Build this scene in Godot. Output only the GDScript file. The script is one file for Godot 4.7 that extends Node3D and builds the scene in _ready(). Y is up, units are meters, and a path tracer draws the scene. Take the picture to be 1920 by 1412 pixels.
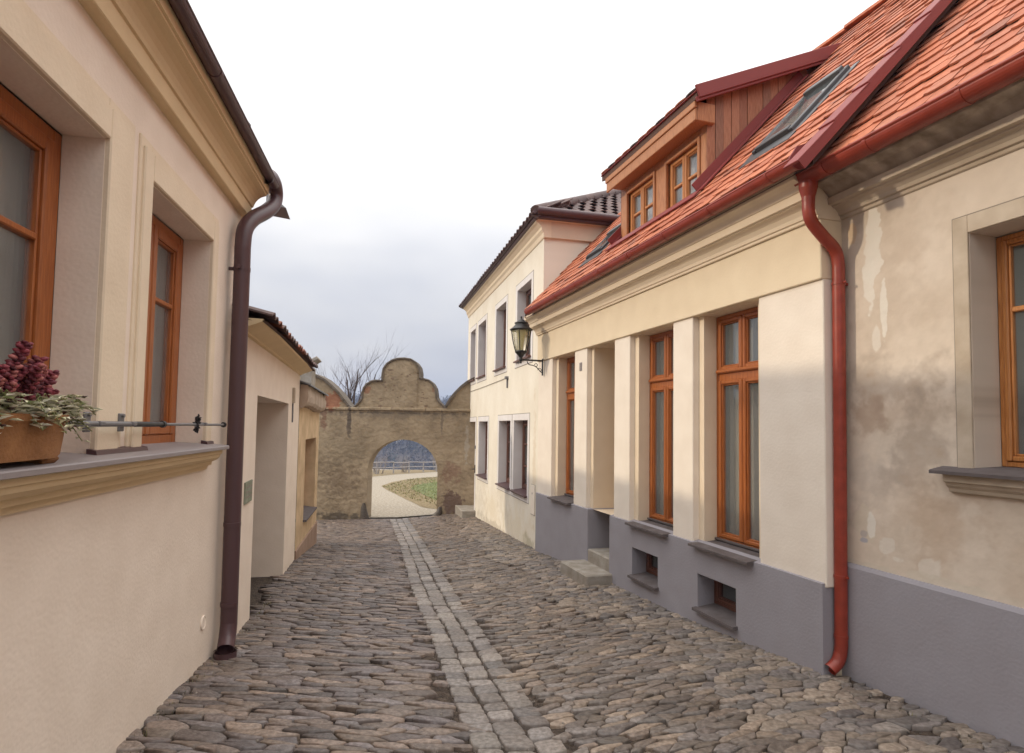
extends Node3D
# A narrow cobbled lane between old houses, running down to an arched gate wall.
# Heights v are metres above the eye (EY above the road at the camera); u runs along a wall away from the camera; w is outward from a wall.
const EY := 1.6
var rng := RandomNumberGenerator.new()
var M := {}
var taken := {}
var H: Node3D            # the thing being built
var vb := 0.0            # its base height, relative to the eye
var os := 1.0            # which local z is outward

func lin(r: float, g: float, b: float) -> Color:
	return Color(r, g, b).linear_to_srgb()

# ------------------------------------------------------------------ mesh collector
class MB:
	var v := PackedVector3Array()
	var n := PackedVector3Array()
	var uv := PackedVector2Array()
	var c := PackedColorArray()
	var i := PackedInt32Array()
	var col := Color(1, 1, 1)
	var us := Vector4(1, 1, 0, 0)
	func vert(p: Vector3, nn: Vector3) -> int:
		v.append(p); n.append(nn); uv.append(Vector2(p.x * us.x + us.z, -p.y * us.y + us.w)); c.append(col)
		return v.size() - 1
	func tri_i(a: int, b: int, d: int, hint: Vector3) -> void:
		if (v[b] - v[a]).cross(v[d] - v[a]).dot(hint) > 0.0:
			i.append_array([a, d, b])
		else:
			i.append_array([a, b, d])
	func quad(a: Vector3, b: Vector3, d: Vector3, e: Vector3, hint: Vector3) -> void:
		var nn := (b - a).cross(d - a)
		if nn.length_squared() < 1e-14:
			nn = (d - a).cross(e - a)
		nn = nn.normalized()
		if nn.dot(hint) < 0.0:
			nn = -nn
		var k := vert(a, nn); vert(b, nn); vert(d, nn); vert(e, nn)
		tri_i(k, k + 1, k + 2, nn); tri_i(k, k + 2, k + 3, nn)
	func tri(a: Vector3, b: Vector3, d: Vector3, hint: Vector3) -> void:
		var nn := (b - a).cross(d - a).normalized()
		if nn.dot(hint) < 0.0:
			nn = -nn
		var k := vert(a, nn); vert(b, nn); vert(d, nn)
		tri_i(k, k + 1, k + 2, nn)
	func squad(a: Vector3, b: Vector3, d: Vector3, e: Vector3, na: Vector3, nb: Vector3, nd: Vector3, ne: Vector3) -> void:
		var k := vert(a, na); vert(b, nb); vert(d, nd); vert(e, ne)
		tri_i(k, k + 1, k + 2, na + nb + nd); tri_i(k, k + 2, k + 3, na + nd + ne)
	# box between two corners with chamfered edges
	func box(p: Vector3, q: Vector3, ch := 0.0) -> void:
		var lo := Vector3(minf(p.x, q.x), minf(p.y, q.y), minf(p.z, q.z))
		var hi := Vector3(maxf(p.x, q.x), maxf(p.y, q.y), maxf(p.z, q.z))
		obox(Transform3D(Basis(), (lo + hi) * 0.5), (hi - lo) * 0.5, ch)
	func obox(t: Transform3D, h: Vector3, ch := 0.0) -> void:
		ch = minf(ch, minf(h.x, minf(h.y, h.z)) * 0.9)
		for ax in 3:
			var b1 := (ax + 1) % 3
			var b2 := (ax + 2) % 3
			for s in [-1.0, 1.0]:
				var ps := []
				for cc in [[-1, -1], [1, -1], [1, 1], [-1, 1]]:
					var p := Vector3()
					p[ax] = s * h[ax]; p[b1] = cc[0] * (h[b1] - ch); p[b2] = cc[1] * (h[b2] - ch)
					ps.append(t * p)
				var nn := Vector3(); nn[ax] = s
				quad(ps[0], ps[1], ps[2], ps[3], t.basis * nn)
			if ch > 0.0:
				for s1 in [-1.0, 1.0]:
					for s2 in [-1.0, 1.0]:
						var a := Vector3(); var b := Vector3(); var d := Vector3(); var e := Vector3()
						a[b1] = s1 * h[b1]; a[b2] = s2 * (h[b2] - ch); a[ax] = -(h[ax] - ch)
						b[b1] = s1 * (h[b1] - ch); b[b2] = s2 * h[b2]; b[ax] = -(h[ax] - ch)
						d = b; d[ax] = h[ax] - ch
						e = a; e[ax] = h[ax] - ch
						var nn := Vector3(); nn[b1] = s1; nn[b2] = s2
						quad(t * a, t * b, t * d, t * e, t.basis * nn)
		if ch > 0.0:
			for sx in [-1.0, 1.0]:
				for sy in [-1.0, 1.0]:
					for sz in [-1.0, 1.0]:
						var a := Vector3(sx * h.x, sy * (h.y - ch), sz * (h.z - ch))
						var b := Vector3(sx * (h.x - ch), sy * h.y, sz * (h.z - ch))
						var d := Vector3(sx * (h.x - ch), sy * (h.y - ch), sz * h.z)
						tri(t * a, t * b, t * d, t.basis * Vector3(sx, sy, sz))
	func tube(pts: Array, r, sides := 10, caps := true) -> void:
		var up := Vector3(0, 1, 0)
		var rings := []
		var dirs := []
		for k in pts.size():
			var d: Vector3 = (pts[mini(k + 1, pts.size() - 1)] - pts[maxi(k - 1, 0)]).normalized()
			dirs.append(d)
			if k == 0:
				if absf(d.dot(up)) > 0.9:
					up = Vector3(1, 0, 0)
			up = (up - d * up.dot(d)).normalized()
			var si := d.cross(up)
			var rr: float = r[k] if r is Array else r
			var ring := []
			for s in sides:
				var a := TAU * s / sides
				var nn := up * cos(a) + si * sin(a)
				ring.append(vert(pts[k] + nn * rr, nn))
			rings.append(ring)
		for k in pts.size() - 1:
			for s in sides:
				var s2 := (s + 1) % sides
				var hint: Vector3 = n[rings[k][s]] + n[rings[k][s2]]
				tri_i(rings[k][s], rings[k][s2], rings[k + 1][s2], hint)
				tri_i(rings[k][s], rings[k + 1][s2], rings[k + 1][s], hint)
		if caps:
			for e in [0, pts.size() - 1]:
				var d: Vector3 = dirs[e] * (-1.0 if e == 0 else 1.0)
				var k0 := vert(pts[e], d)
				var ks := []
				for s in sides:
					ks.append(vert(v[rings[e][s]], d))
				for s in sides:
					tri_i(k0, ks[s], ks[(s + 1) % sides], d)
	func lathe(prof: Array, sides: int, at: Vector3, turn := 0.0) -> void:
		for k in prof.size() - 1:
			var a: Vector2 = prof[k]
			var b: Vector2 = prof[k + 1]
			var t := b - a
			var pn := Vector2(t.y, -t.x).normalized()
			for s in sides:
				var a0 := TAU * s / sides + turn
				var a1 := TAU * (s + 1) / sides + turn
				var d0 := Vector3(cos(a0), 0, sin(a0)); var d1 := Vector3(cos(a1), 0, sin(a1))
				var up := Vector3(0, 1, 0)
				squad(at + d0 * a.x + up * a.y, at + d1 * a.x + up * a.y, at + d1 * b.x + up * b.y, at + d0 * b.x + up * b.y,
					d0 * pn.x + up * pn.y, d1 * pn.x + up * pn.y, d1 * pn.x + up * pn.y, d0 * pn.x + up * pn.y)
	func ball(p: Vector3, rx: Vector3, ry: Vector3, rz: Vector3, seg := 6, rows := 4) -> void:
		var g := []
		for a in rows + 1:
			var row := []
			var th := PI * a / rows
			for b in seg:
				var ph := TAU * b / seg
				var q := Vector3(sin(th) * cos(ph), cos(th), sin(th) * sin(ph))
				row.append(vert(p + rx * q.x + ry * q.y + rz * q.z, (rx.normalized() * q.x + ry.normalized() * q.y + rz.normalized() * q.z).normalized()))
			g.append(row)
		for a in rows:
			for b in seg:
				var b2 := (b + 1) % seg
				var hint: Vector3 = n[g[a][b]] + n[g[a + 1][b2]]
				if a > 0:
					tri_i(g[a][b], g[a][b2], g[a + 1][b2], hint)
				if a < rows - 1:
					tri_i(g[a][b], g[a + 1][b2], g[a + 1][b], hint)
	# closed polygon poly (in plane axes ex, ey at origin o) swept along dir
	func prism(poly: PackedVector2Array, o: Vector3, ex: Vector3, ey: Vector3, sweep: Vector3, caps := true) -> void:
		var area := 0.0
		for k in poly.size():
			var p := poly[k]; var q := poly[(k + 1) % poly.size()]
			area += p.x * q.y - q.x * p.y
		var sg := 1.0 if area > 0.0 else -1.0
		for k in poly.size():
			var p := poly[k]; var q := poly[(k + 1) % poly.size()]
			var t := q - p
			if t.length_squared() < 1e-12:
				continue
			var nn := (ex * t.y - ey * t.x) * sg
			var a := o + ex * p.x + ey * p.y
			var b := o + ex * q.x + ey * q.y
			quad(a, b, b + sweep, a + sweep, nn)
		if caps:
			var ti := Geometry2D.triangulate_polygon(poly)
			for e in 2:
				var nn := sweep.normalized() * (-1.0 if e == 0 else 1.0)
				var base := v.size()
				for p in poly:
					vert(o + ex * p.x + ey * p.y + sweep * e, nn)
				for k in range(0, ti.size(), 3):
					tri_i(base + ti[k], base + ti[k + 1], base + ti[k + 2], nn)
	func mesh() -> ArrayMesh:
		var m := ArrayMesh.new()
		var a := []
		a.resize(Mesh.ARRAY_MAX)
		a[Mesh.ARRAY_VERTEX] = v; a[Mesh.ARRAY_NORMAL] = n; a[Mesh.ARRAY_TEX_UV] = uv; a[Mesh.ARRAY_COLOR] = c; a[Mesh.ARRAY_INDEX] = i
		m.add_surface_from_arrays(Mesh.PRIMITIVE_TRIANGLES, a)
		return m

# ------------------------------------------------------------------ nodes
func numbered(called: String) -> String:
	var k: int = taken.get(called, 0)
	taken[called] = k + 1
	return called if k == 0 else "%s_%03d" % [called, k]

func tag(o: Node, label: String, category: String, group := "") -> void:
	o.set_meta("label", label); o.set_meta("category", category)
	if group != "":
		o.set_meta("group", group)

func obj(called: String, mb: MB, mat: Material, parent: Node) -> MeshInstance3D:
	return obj_m(called, mb.mesh(), mat, parent)

func obj_m(called: String, mesh: Mesh, mat: Material, parent: Node) -> MeshInstance3D:
	var o := MeshInstance3D.new()
	o.name = numbered(called) if parent == self else called
	o.mesh = mesh
	o.material_override = mat
	parent.add_child(o, true)
	return o

func thing(called: String, at: Vector3, turn: float, label: String, category: String) -> Node3D:
	var o := Node3D.new()
	o.name = numbered(called)
	add_child(o)
	o.position = at; o.rotation.y = turn
	tag(o, label, category)
	return o

func house(called: String, px: float, pz: float, ang: float, base: float, outward: float, label: String, category := "house") -> Node3D:
	vb = base; os = outward
	H = thing(called, Vector3(px, EY + base, pz), deg_to_rad(90.0 - ang), label, category)
	return H

func structure(called: String, mb: MB, mat: Material) -> MeshInstance3D:
	var o := obj(called, mb, mat, self)
	o.set_meta("kind", "structure")
	return o

func pt(u: float, v: float, w: float) -> Vector3:
	return Vector3(u, v - vb, w * os)

func dv(u: float, v: float, w: float) -> Vector3:
	return Vector3(u, v, w * os)

func fbox(mb: MB, u0: float, u1: float, v0: float, v1: float, w0: float, w1: float, ch := 0.004) -> void:
	mb.box(pt(u0, v0, w0), pt(u1, v1, w1), ch)

# profile = [w, v] pairs, closed, swept along u
func sweep(mb: MB, prof: Array, u0: float, u1: float, caps := true) -> void:
	var poly := PackedVector2Array()
	for p in prof:
		poly.append(Vector2(p[0], p[1]))
	mb.prism(poly, pt(u0, 0, 0), dv(0, 0, 1), dv(0, 1, 0), dv(u1 - u0, 0, 0), caps)

# flat wall with openings [u0, u1, v0, v1, depth]; cut into cells, reveals included
func wall_cells(mb: MB, u0: float, u1: float, v0: float, v1: float, w: float, openings: Array) -> void:
	var us := [u0, u1]
	var vs := [v0, v1]
	for o in openings:
		for x in [o[0], o[1]]:
			if x > u0 and x < u1 and not us.has(x):
				us.append(x)
		for y in [o[2], o[3]]:
			if y > v0 and y < v1 and not vs.has(y):
				vs.append(y)
	us.sort(); vs.sort()
	for a in us.size() - 1:
		for b in vs.size() - 1:
			var cu: float = (us[a] + us[a + 1]) * 0.5
			var cv: float = (vs[b] + vs[b + 1]) * 0.5
			var hole := false
			for o in openings:
				if cu > o[0] and cu < o[1] and cv > o[2] and cv < o[3]:
					hole = true
			if not hole:
				mb.quad(pt(us[a], vs[b], w), pt(us[a + 1], vs[b], w), pt(us[a + 1], vs[b + 1], w), pt(us[a], vs[b + 1], w), dv(0, 0, 1))
	for o in openings:
		var d: float = w - o[4]
		var a0 := maxf(o[0], u0); var a1 := minf(o[1], u1)
		var b0 := maxf(o[2], v0); var b1 := minf(o[3], v1)
		if o[0] >= u0:
			mb.quad(pt(a0, b0, w), pt(a0, b1, w), pt(a0, b1, d), pt(a0, b0, d), dv(1, 0, 0))
		if o[1] <= u1:
			mb.quad(pt(a1, b0, w), pt(a1, b1, w), pt(a1, b1, d), pt(a1, b0, d), dv(-1, 0, 0))
		if o[3] <= v1:
			mb.quad(pt(a0, b1, w), pt(a1, b1, w), pt(a1, b1, d), pt(a0, b1, d), dv(0, -1, 0))
		if o[2] >= v0:
			mb.quad(pt(a0, b0, w), pt(a1, b0, w), pt(a1, b0, d), pt(a0, b0, d), dv(0, 1, 0))

func bars(mb: MB, u0: float, u1: float, v0: float, v1: float, t: float, w0: float, w1: float, ch := 0.004) -> void:
	fbox(mb, u0, u0 + t, v0, v1, w0, w1, ch)
	fbox(mb, u1 - t, u1, v0, v1, w0, w1, ch)
	fbox(mb, u0 + t, u1 - t, v0, v0 + t, w0 - 0.0015, w1 - 0.0015, ch)
	fbox(mb, u0 + t, u1 - t, v1 - t, v1, w0 - 0.0015, w1 - 0.0015, ch)

# a window: frame (the part), casements, panes, glazing bars, curtain (sub-parts). leaves = [[u0,u1,v0,v1,[bar heights]]]
func window(u0: float, u1: float, v0: float, v1: float, w: float, frame_mat: Material, leaves: Array, ft := 0.05, st := 0.05, opts := {}) -> Node3D:
	var mb := MB.new()
	bars(mb, u0, u1, v0, v1, ft, w - 0.07, w)
	var win := obj(opts.get("name", "window"), mb, frame_mat, H)
	if opts.has("transom"):
		mb = MB.new()
		var tv: float = opts.transom
		fbox(mb, u0 + ft, u1 - ft, tv - 0.05, tv + 0.03, w - 0.06, w - 0.002, 0.006)
		fbox(mb, u0 + ft * 0.6, u1 - ft * 0.6, tv + 0.018, tv + 0.05, w - 0.05, w + 0.03, 0.01)
		obj("transom", mb, frame_mat, win)
	for l in leaves:
		mb = MB.new()
		bars(mb, l[0], l[1], l[2], l[3], st, w - 0.055, w + 0.008, 0.007)
		# inner bead
		bars(mb, l[0] + st, l[1] - st, l[2] + st, l[3] - st, 0.012, w - 0.04, w - 0.008, 0.004)
		obj("casement", mb, frame_mat, win)
		mb = MB.new()
		fbox(mb, l[0] + st, l[1] - st, l[2] + st, l[3] - st, w - 0.031, w - 0.026, 0.0)
		obj("pane", mb, M.glass, win)
		for g in l[4]:
			mb = MB.new()
			fbox(mb, l[0] + st + 0.013, l[1] - st - 0.013, g - 0.014, g + 0.014, w - 0.045, w - 0.004, 0.005)
			obj("glazing_bar", mb, opts.get("bar_mat", frame_mat), win)
		for g in l[5] if l.size() > 5 else []:
			mb = MB.new()
			fbox(mb, g - 0.012, g + 0.012, l[2] + st + 0.013, l[3] - st - 0.013, w - 0.045, w - 0.004, 0.005)
			obj("glazing_bar", mb, opts.get("bar_mat", frame_mat), win)
	if opts.has("curtain"):
		mb = MB.new()
		var nseg := 28
		for k in nseg:
			var a := lerpf(u0 + 0.01, u1 - 0.01, float(k) / nseg)
			var b := lerpf(u0 + 0.01, u1 - 0.01, float(k + 1) / nseg)
			var wa: float = w - 0.13 + opts.get("fold", 0.0) * sin(k * 1.9)
			var wb2: float = w - 0.13 + opts.get("fold", 0.0) * sin((k + 1) * 1.9)
			mb.quad(pt(a, v0 + 0.01, wa), pt(b, v0 + 0.01, wb2), pt(b, v1 - 0.01, wb2), pt(a, v1 - 0.01, wa), dv(0, 0, 1))
		obj("curtain", mb, opts.curtain, win)
	# dark room behind
	mb = MB.new()
	var rd: float = w - (0.9 if not opts.has("shallow") else 0.3)
	var e0: float = 0.2 if not opts.has("shallow") else 0.0
	mb.quad(pt(u0 - e0, v0 - e0 * .5, rd), pt(u1 + e0, v0 - e0 * .5, rd), pt(u1 + e0, v1 + e0 * .5, rd), pt(u0 - e0, v1 + e0 * .5, rd), dv(0, 0, 1))
	for e in [u0 - e0, u1 + e0]:
		mb.quad(pt(e, v0 - e0 * .5, rd), pt(e, v1 + e0 * .5, rd), pt(e, v1 + e0 * .5, w - .06), pt(e, v0 - e0 * .5, w - .06), dv(1, 0, 0))
	for e in [v0 - e0 * .5, v1 + e0 * .5]:
		mb.quad(pt(u0 - e0, e, rd), pt(u1 + e0, e, rd), pt(u1 + e0, e, w - .06), pt(u0 - e0, e, w - .06), dv(0, 1, 0))
	obj("room_lining", mb, M.room, win)
	return win

# ------------------------------------------------------------------ materials
func noise_img(freq: float, octaves: int, seed_: int, size := 512, type := FastNoiseLite.TYPE_SIMPLEX_SMOOTH) -> Image:
	var fn := FastNoiseLite.new()
	fn.seed = seed_; fn.frequency = freq; fn.noise_type = type
	fn.fractal_octaves = octaves
	return fn.get_seamless_image(size, size)

func tone_tex(freq: float, octaves: int, seed_: int, lo: Color, hi: Color, size := 512) -> ImageTexture:
	var im := noise_img(freq, octaves, seed_, size)
	im.convert(Image.FORMAT_L8)
	var src := im.get_data()
	var out := PackedByteArray()
	out.resize(size * size * 3)
	for k in size * size:
		var t := src[k] / 255.0
		out[k * 3] = int(255.0 * lerpf(lo.r, hi.r, t)); out[k * 3 + 1] = int(255.0 * lerpf(lo.g, hi.g, t)); out[k * 3 + 2] = int(255.0 * lerpf(lo.b, hi.b, t))
	var r := Image.create_from_data(size, size, false, Image.FORMAT_RGB8, out)
	r.generate_mipmaps()
	return ImageTexture.create_from_image(r)

func bump_tex(freq: float, octaves: int, seed_: int, strength: float, size := 512) -> ImageTexture:
	var im := noise_img(freq, octaves, seed_, size)
	im.convert(Image.FORMAT_RGBA8)
	im.bump_map_to_normal_map(strength)
	return ImageTexture.create_from_image(im)

func mat(col: Color, rough := 0.9, metal := 0.0) -> StandardMaterial3D:
	var m := StandardMaterial3D.new()
	m.albedo_color = col; m.roughness = rough; m.metallic = metal
	return m

func plaster(col: Color, tex: Texture2D, bump: Texture2D, scale := 0.45, bstr := 0.13) -> StandardMaterial3D:
	var m := mat(col, 0.93)
	m.albedo_texture = tex
	m.normal_enabled = true; m.normal_texture = bump; m.normal_scale = bstr
	m.uv1_triplanar = true; m.uv1_world_triplanar = true; m.uv1_scale = Vector3.ONE * scale
	return m

func grained(col: Color, tex: Texture2D, bump: Texture2D, scale: Vector3, rough := 0.5) -> StandardMaterial3D:
	var m := mat(col, rough)
	m.albedo_texture = tex
	m.normal_enabled = true; m.normal_texture = bump; m.normal_scale = 0.25
	m.uv1_triplanar = true; m.uv1_scale = scale
	return m

func make_materials() -> void:
	var mott := tone_tex(0.012, 5, 3, Color(0.95, 0.94, 0.93), Color(1, 1, 1))
	var mott2 := tone_tex(0.010, 6, 9, Color(0.80, 0.77, 0.73), Color(1, 1, 1))
	var fine := bump_tex(0.16, 3, 5, 2.2)
	var coarse := bump_tex(0.05, 4, 6, 4.0)
	M.mott = mott; M.mott2 = mott2; M.fine = fine; M.coarse = coarse
	M.cream_pink = plaster(lin(.87, .75, .635), mott, fine)
	M.cream_trim = plaster(lin(.83, .70, .53), mott, fine)
	M.ochre_trim = plaster(lin(.76, .59, .36), mott, fine)
	M.white_cream = plaster(lin(.88, .795, .69), mott, fine)
	M.frieze = plaster(lin(.83, .70, .51), mott, fine)
	M.reveal = plaster(lin(.74, .62, .48), mott, fine)
	M.annex = plaster(lin(.76, .57, .36), mott2, fine)
	M.bulge = plaster(lin(.52, .42, .34), mott2, coarse)
	M.pinkplinth = plaster(lin(.42, .29, .22), mott2, coarse)
	M.plinth = plaster(lin(.325, .312, .345), mott, fine, 0.5, 0.2)
	M.surround_white = plaster(lin(.80, .77, .76), mott, fine)
	M.moulding_grey = plaster(lin(.62, .535, .435), mott2, coarse, 0.6)
	M.sooty = plaster(lin(.72, .62, .51), tone_tex(0.014, 6, 71, Color(.48, .45, .42), Color(1, 1, 1)), coarse, 0.8, 0.3)
	M.concrete = plaster(lin(.40, .37, .33), mott2, coarse, 1.1, 0.5)
	M.slate = plaster(lin(.145, .125, .13), mott2, fine, 1.3)
	M.line = mat(lin(.28, .24, .2), 0.9)
	var grain := tone_tex(0.02, 4, 21, Color(0.80, 0.74, 0.68), Color(1, 1, 1))
	var grainb := bump_tex(0.03, 4, 22, 3.0)
	M.grain = grain; M.grainb = grainb
	M.wood = grained(lin(.45, .145, .036), grain, grainb, Vector3(7, .5, 7), 0.42)
	M.wood_dark = grained(lin(.15, .062, .042), grain, grainb, Vector3(7, .5, 7), 0.5)
	M.wood_light = grained(lin(.62, .27, .085), grain, grainb, Vector3(7, .5, 7), 0.42)
	M.dormer_wood = grained(lin(.53, .235, .10), grain, grainb, Vector3(6, .6, 6), 0.55)
	M.board = []
	for c in [Color(.43, .185, .10), Color(.36, .15, .085), Color(.48, .22, .125), Color(.33, .16, .10)]:
		M.board.append(grained(lin(c.r, c.g, c.b), grain, grainb, Vector3(9, .8, 9), 0.6))
	M.red_metal = mat(lin(.36, .05, .026), 0.42)
	M.red_metal.clearcoat_enabled = true; M.red_metal.clearcoat = 0.1; M.red_metal.clearcoat_roughness = 0.3
	for mm in [M.red_metal]:
		mm.albedo_texture = mott2; mm.uv1_triplanar = true; mm.uv1_world_triplanar = true; mm.uv1_scale = Vector3.ONE * 1.6
	M.dark_red = mat(lin(.22, .03, .026), 0.6)
	M.brown_metal = mat(lin(.085, .042, .045), 0.42)
	M.grey_metal = mat(lin(.19, .185, .19), 0.5, 0.3)
	M.flash_grey = mat(lin(.20, .22, .25), 0.45, 0.2)
	M.ledge_metal = mat(lin(.27, .235, .235), 0.5, 0.0)
	M.dark_frame = mat(lin(.075, .075, .08), 0.45, 0.2)
	M.black_iron = mat(lin(.022, .02, .02), 0.5, 0.0)
	M.tiles = []
	for c in [Color(.58, .19, .095), Color(.50, .155, .078), Color(.63, .22, .115), Color(.52, .19, .11), Color(.36, .135, .085)]:
		var t := mat(lin(c.r, c.g, c.b), 0.8)
		t.albedo_texture = mott2; t.uv1_triplanar = true; t.uv1_scale = Vector3.ONE * 2.3
		M.tiles.append(t)
	M.brown_tiles = []
	for c in [Color(.135, .082, .078), Color(.115, .072, .07), Color(.16, .098, .09)]:
		var t := mat(lin(c.r, c.g, c.b), 0.7)
		t.albedo_texture = mott2; t.uv1_triplanar = true; t.uv1_scale = Vector3.ONE * 2.3
		M.brown_tiles.append(t)
	M.deck = mat(lin(.10, .05, .035), 0.9)
	var g := mat(Color(0.55, 0.6, 0.62, 0.16), 0.03)
	g.transparency = BaseMaterial3D.TRANSPARENCY_ALPHA
	g.metallic_specular = 1.0
	M.glass = g
	M.room = mat(lin(.5, .46, .4), 0.9)
	M.blind = plaster(lin(.58, .53, .43), mott, fine, 0.8, 0.2)
	M.net = mat(lin(.75, .75, .76), 0.9)
	M.dim_curtain = mat(lin(.40, .36, .29), 0.9)
	M.grey_door = plaster(lin(.40, .36, .34), mott2, fine, 0.6)
	M.terracotta = plaster(lin(.34, .155, .055), mott2, coarse, 2.4, 0.8)
	# stones: colour per vertex, grain from noise
	var sg := tone_tex(0.018, 5, 31, Color(0.62, 0.6, 0.58), Color(1, 1, 1))
	var sb := bump_tex(0.035, 5, 33, 5.0)
	var st := mat(Color(1, 1, 1), 0.5)
	st.vertex_color_use_as_albedo = true
	st.albedo_texture = sg; st.normal_enabled = true; st.normal_texture = sb; st.normal_scale = 0.7
	st.uv1_triplanar = true; st.uv1_world_triplanar = true; st.uv1_scale = Vector3.ONE * 2.6
	M.stone = st
	var dirt := plaster(lin(.125, .092, .068), tone_tex(0.03, 6, 41, Color(0.45, 0.42, 0.4), Color(1, 1, 1)), bump_tex(0.09, 5, 43, 6.0), 0.9, 1.0)
	M.dirt = dirt
	M.gravel = plaster(lin(.50, .44, .36), tone_tex(0.06, 5, 45, Color(0.66, 0.64, 0.6), Color(1, 1, 1)), coarse, 0.35, 0.8)
	M.leafy = mat(Color(1, 1, 1), 0.65)
	M.leafy.vertex_color_use_as_albedo = true
	M.bark = mat(lin(.10, .08, .08), 0.9)

# painted-on wear for a wall that shows stains: base colour, noise, then blotches [u, v, ru, rv, colour, strength, ragged]
func wall_tex(u0: float, u1: float, v0: float, v1: float, size: Vector2i, base: Color, amp: float, seed_: int, blots: Array) -> ImageTexture:
	var f1 := FastNoiseLite.new(); f1.seed = seed_; f1.frequency = 1.4; f1.fractal_octaves = 5
	var f2 := FastNoiseLite.new(); f2.seed = seed_ + 7; f2.frequency = 9.0; f2.fractal_octaves = 4
	var f3 := FastNoiseLite.new(); f3.seed = seed_ + 17; f3.frequency = 3.2; f3.fractal_octaves = 5
	var out := PackedByteArray(); out.resize(size.x * size.y * 3)
	for y in size.y:
		var v := lerpf(v1, v0, (y + 0.5) / size.y)
		var near := []
		for q in blots:
			if absf((v - q[1]) / q[3]) < 1.7:
				near.append(q)
		for x in size.x:
			var u := lerpf(u0, u1, (x + 0.5) / size.x)
			var a := f1.get_noise_2d(u, v * 0.8)
			var b := f2.get_noise_2d(u, v)
			var k := 1.0 + amp * a + amp * 0.35 * b
			var c := Color(base.r * k, base.g * k * (1.0 + 0.02 * a), base.b * k * (1.0 + 0.05 * a))
			var rag := -2.0
			for q in near:
				var dx: float = (u - q[0]) / q[2]
				var dy: float = (v - q[1]) / q[3]
				if absf(dx) > 1.7:
					continue
				if rag < -1.5:
					rag = f3.get_noise_2d(u, v)
				var d: float = sqrt(dx * dx + dy * dy) + q[6] * rag + 0.35 * b
				var s: float = clampf((1.0 - d) * q[7], 0.0, 1.0) * q[5]
				c = c.lerp(q[4], s)
			var o := (y * size.x + x) * 3
			c = c.linear_to_srgb()
			out[o] = clampi(int(c.r * 255.0), 0, 255); out[o + 1] = clampi(int(c.g * 255.0), 0, 255); out[o + 2] = clampi(int(c.b * 255.0), 0, 255)
	var im := Image.create_from_data(size.x, size.y, false, Image.FORMAT_RGB8, out)
	return ImageTexture.create_from_image(im)

func uv_plaster(tex: Texture2D, bstr := 0.5) -> StandardMaterial3D:
	var m := mat(Color(1, 1, 1), 0.93)
	m.albedo_texture = tex
	return m

func uv_for(mb: MB, u0: float, u1: float, v0: float, v1: float) -> void:
	# local x = u, local y = v - vb ; uv.y = (v1 - v) / (v1 - v0)
	mb.us = Vector4(1.0 / (u1 - u0), 1.0 / (v1 - v0), -u0 / (u1 - u0), (v1 - vb) / (v1 - v0))

# ------------------------------------------------------------------ ground
const LPROF := [[-4.0, -1.02], [1.0, -1.38], [2.6, -1.5], [5.1, -1.70], [8.4, -1.93], [10.9, -2.2], [15.5, -2.5], [20.0, -2.72]]
const RPROF := [[-4.0, -1.1], [1.0, -1.42], [3.0, -1.54], [4.0, -1.6], [5.3, -1.71], [8.0, -1.82], [9.3, -1.93], [14.6, -2.22], [15.5, -2.25], [20.0, -2.6]]
const LX := [[-4.0, -0.5], [0.0, -1.27], [4.21, -2.07], [5.16, -2.25], [8.39, -3.04], [11.0, -3.6], [15.5, -4.98], [20.0, -6.0]]
const RX := [[-4.0, 4.6], [0.0, 3.45], [3.93, 2.07], [9.27, 0.39], [15.5, -1.1], [20.0, -1.0]]
const STRIP := [[-4.0, 1.75], [1.5, 0.44], [3.05, 0.05], [3.76, -0.14], [5.0, -0.42], [6.05, -0.70], [7.53, -1.06], [10.9, -1.8], [14.8, -2.75], [15.6, -2.95]]

func tab(t: Array, x: float) -> float:
	if x <= t[0][0]:
		return t[0][1]
	for k in t.size() - 1:
		if x <= t[k + 1][0]:
			return lerpf(t[k][1], t[k + 1][1], (x - t[k][0]) / (t[k + 1][0] - t[k][0]))
	return t[t.size() - 1][1]

func stab(t: Array, x: float) -> float:
	return (tab(t, x - 0.5) + tab(t, x - 0.2) + tab(t, x) + tab(t, x + 0.2) + tab(t, x + 0.5)) * 0.2

func ground_v(x: float, d: float) -> float:
	var l := tab(LX, d); var r := tab(RX, d); var c := tab(STRIP, d)
	var t := clampf((x - l) / (r - l), 0.0, 1.0)
	var h := lerpf(stab(LPROF, d), stab(RPROF, d), t)
	var q := (x - c) / maxf(0.2, (r - c) if x > c else (c - l))
	h -= 0.07 * maxf(0.0, 1.0 - absf(q))
	if d > 15.5:
		h = lerpf(h, -2.36 - 0.048 * (d - 15.5), clampf((d - 15.5) / 4.0, 0.0, 1.0))
	if d > 60.0:
		h -= (d - 60.0) * 0.32
	return h

func gp(x: float, d: float, up := 0.0) -> Vector3:
	return Vector3(x, EY + ground_v(x, d) + up, -d)

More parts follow.
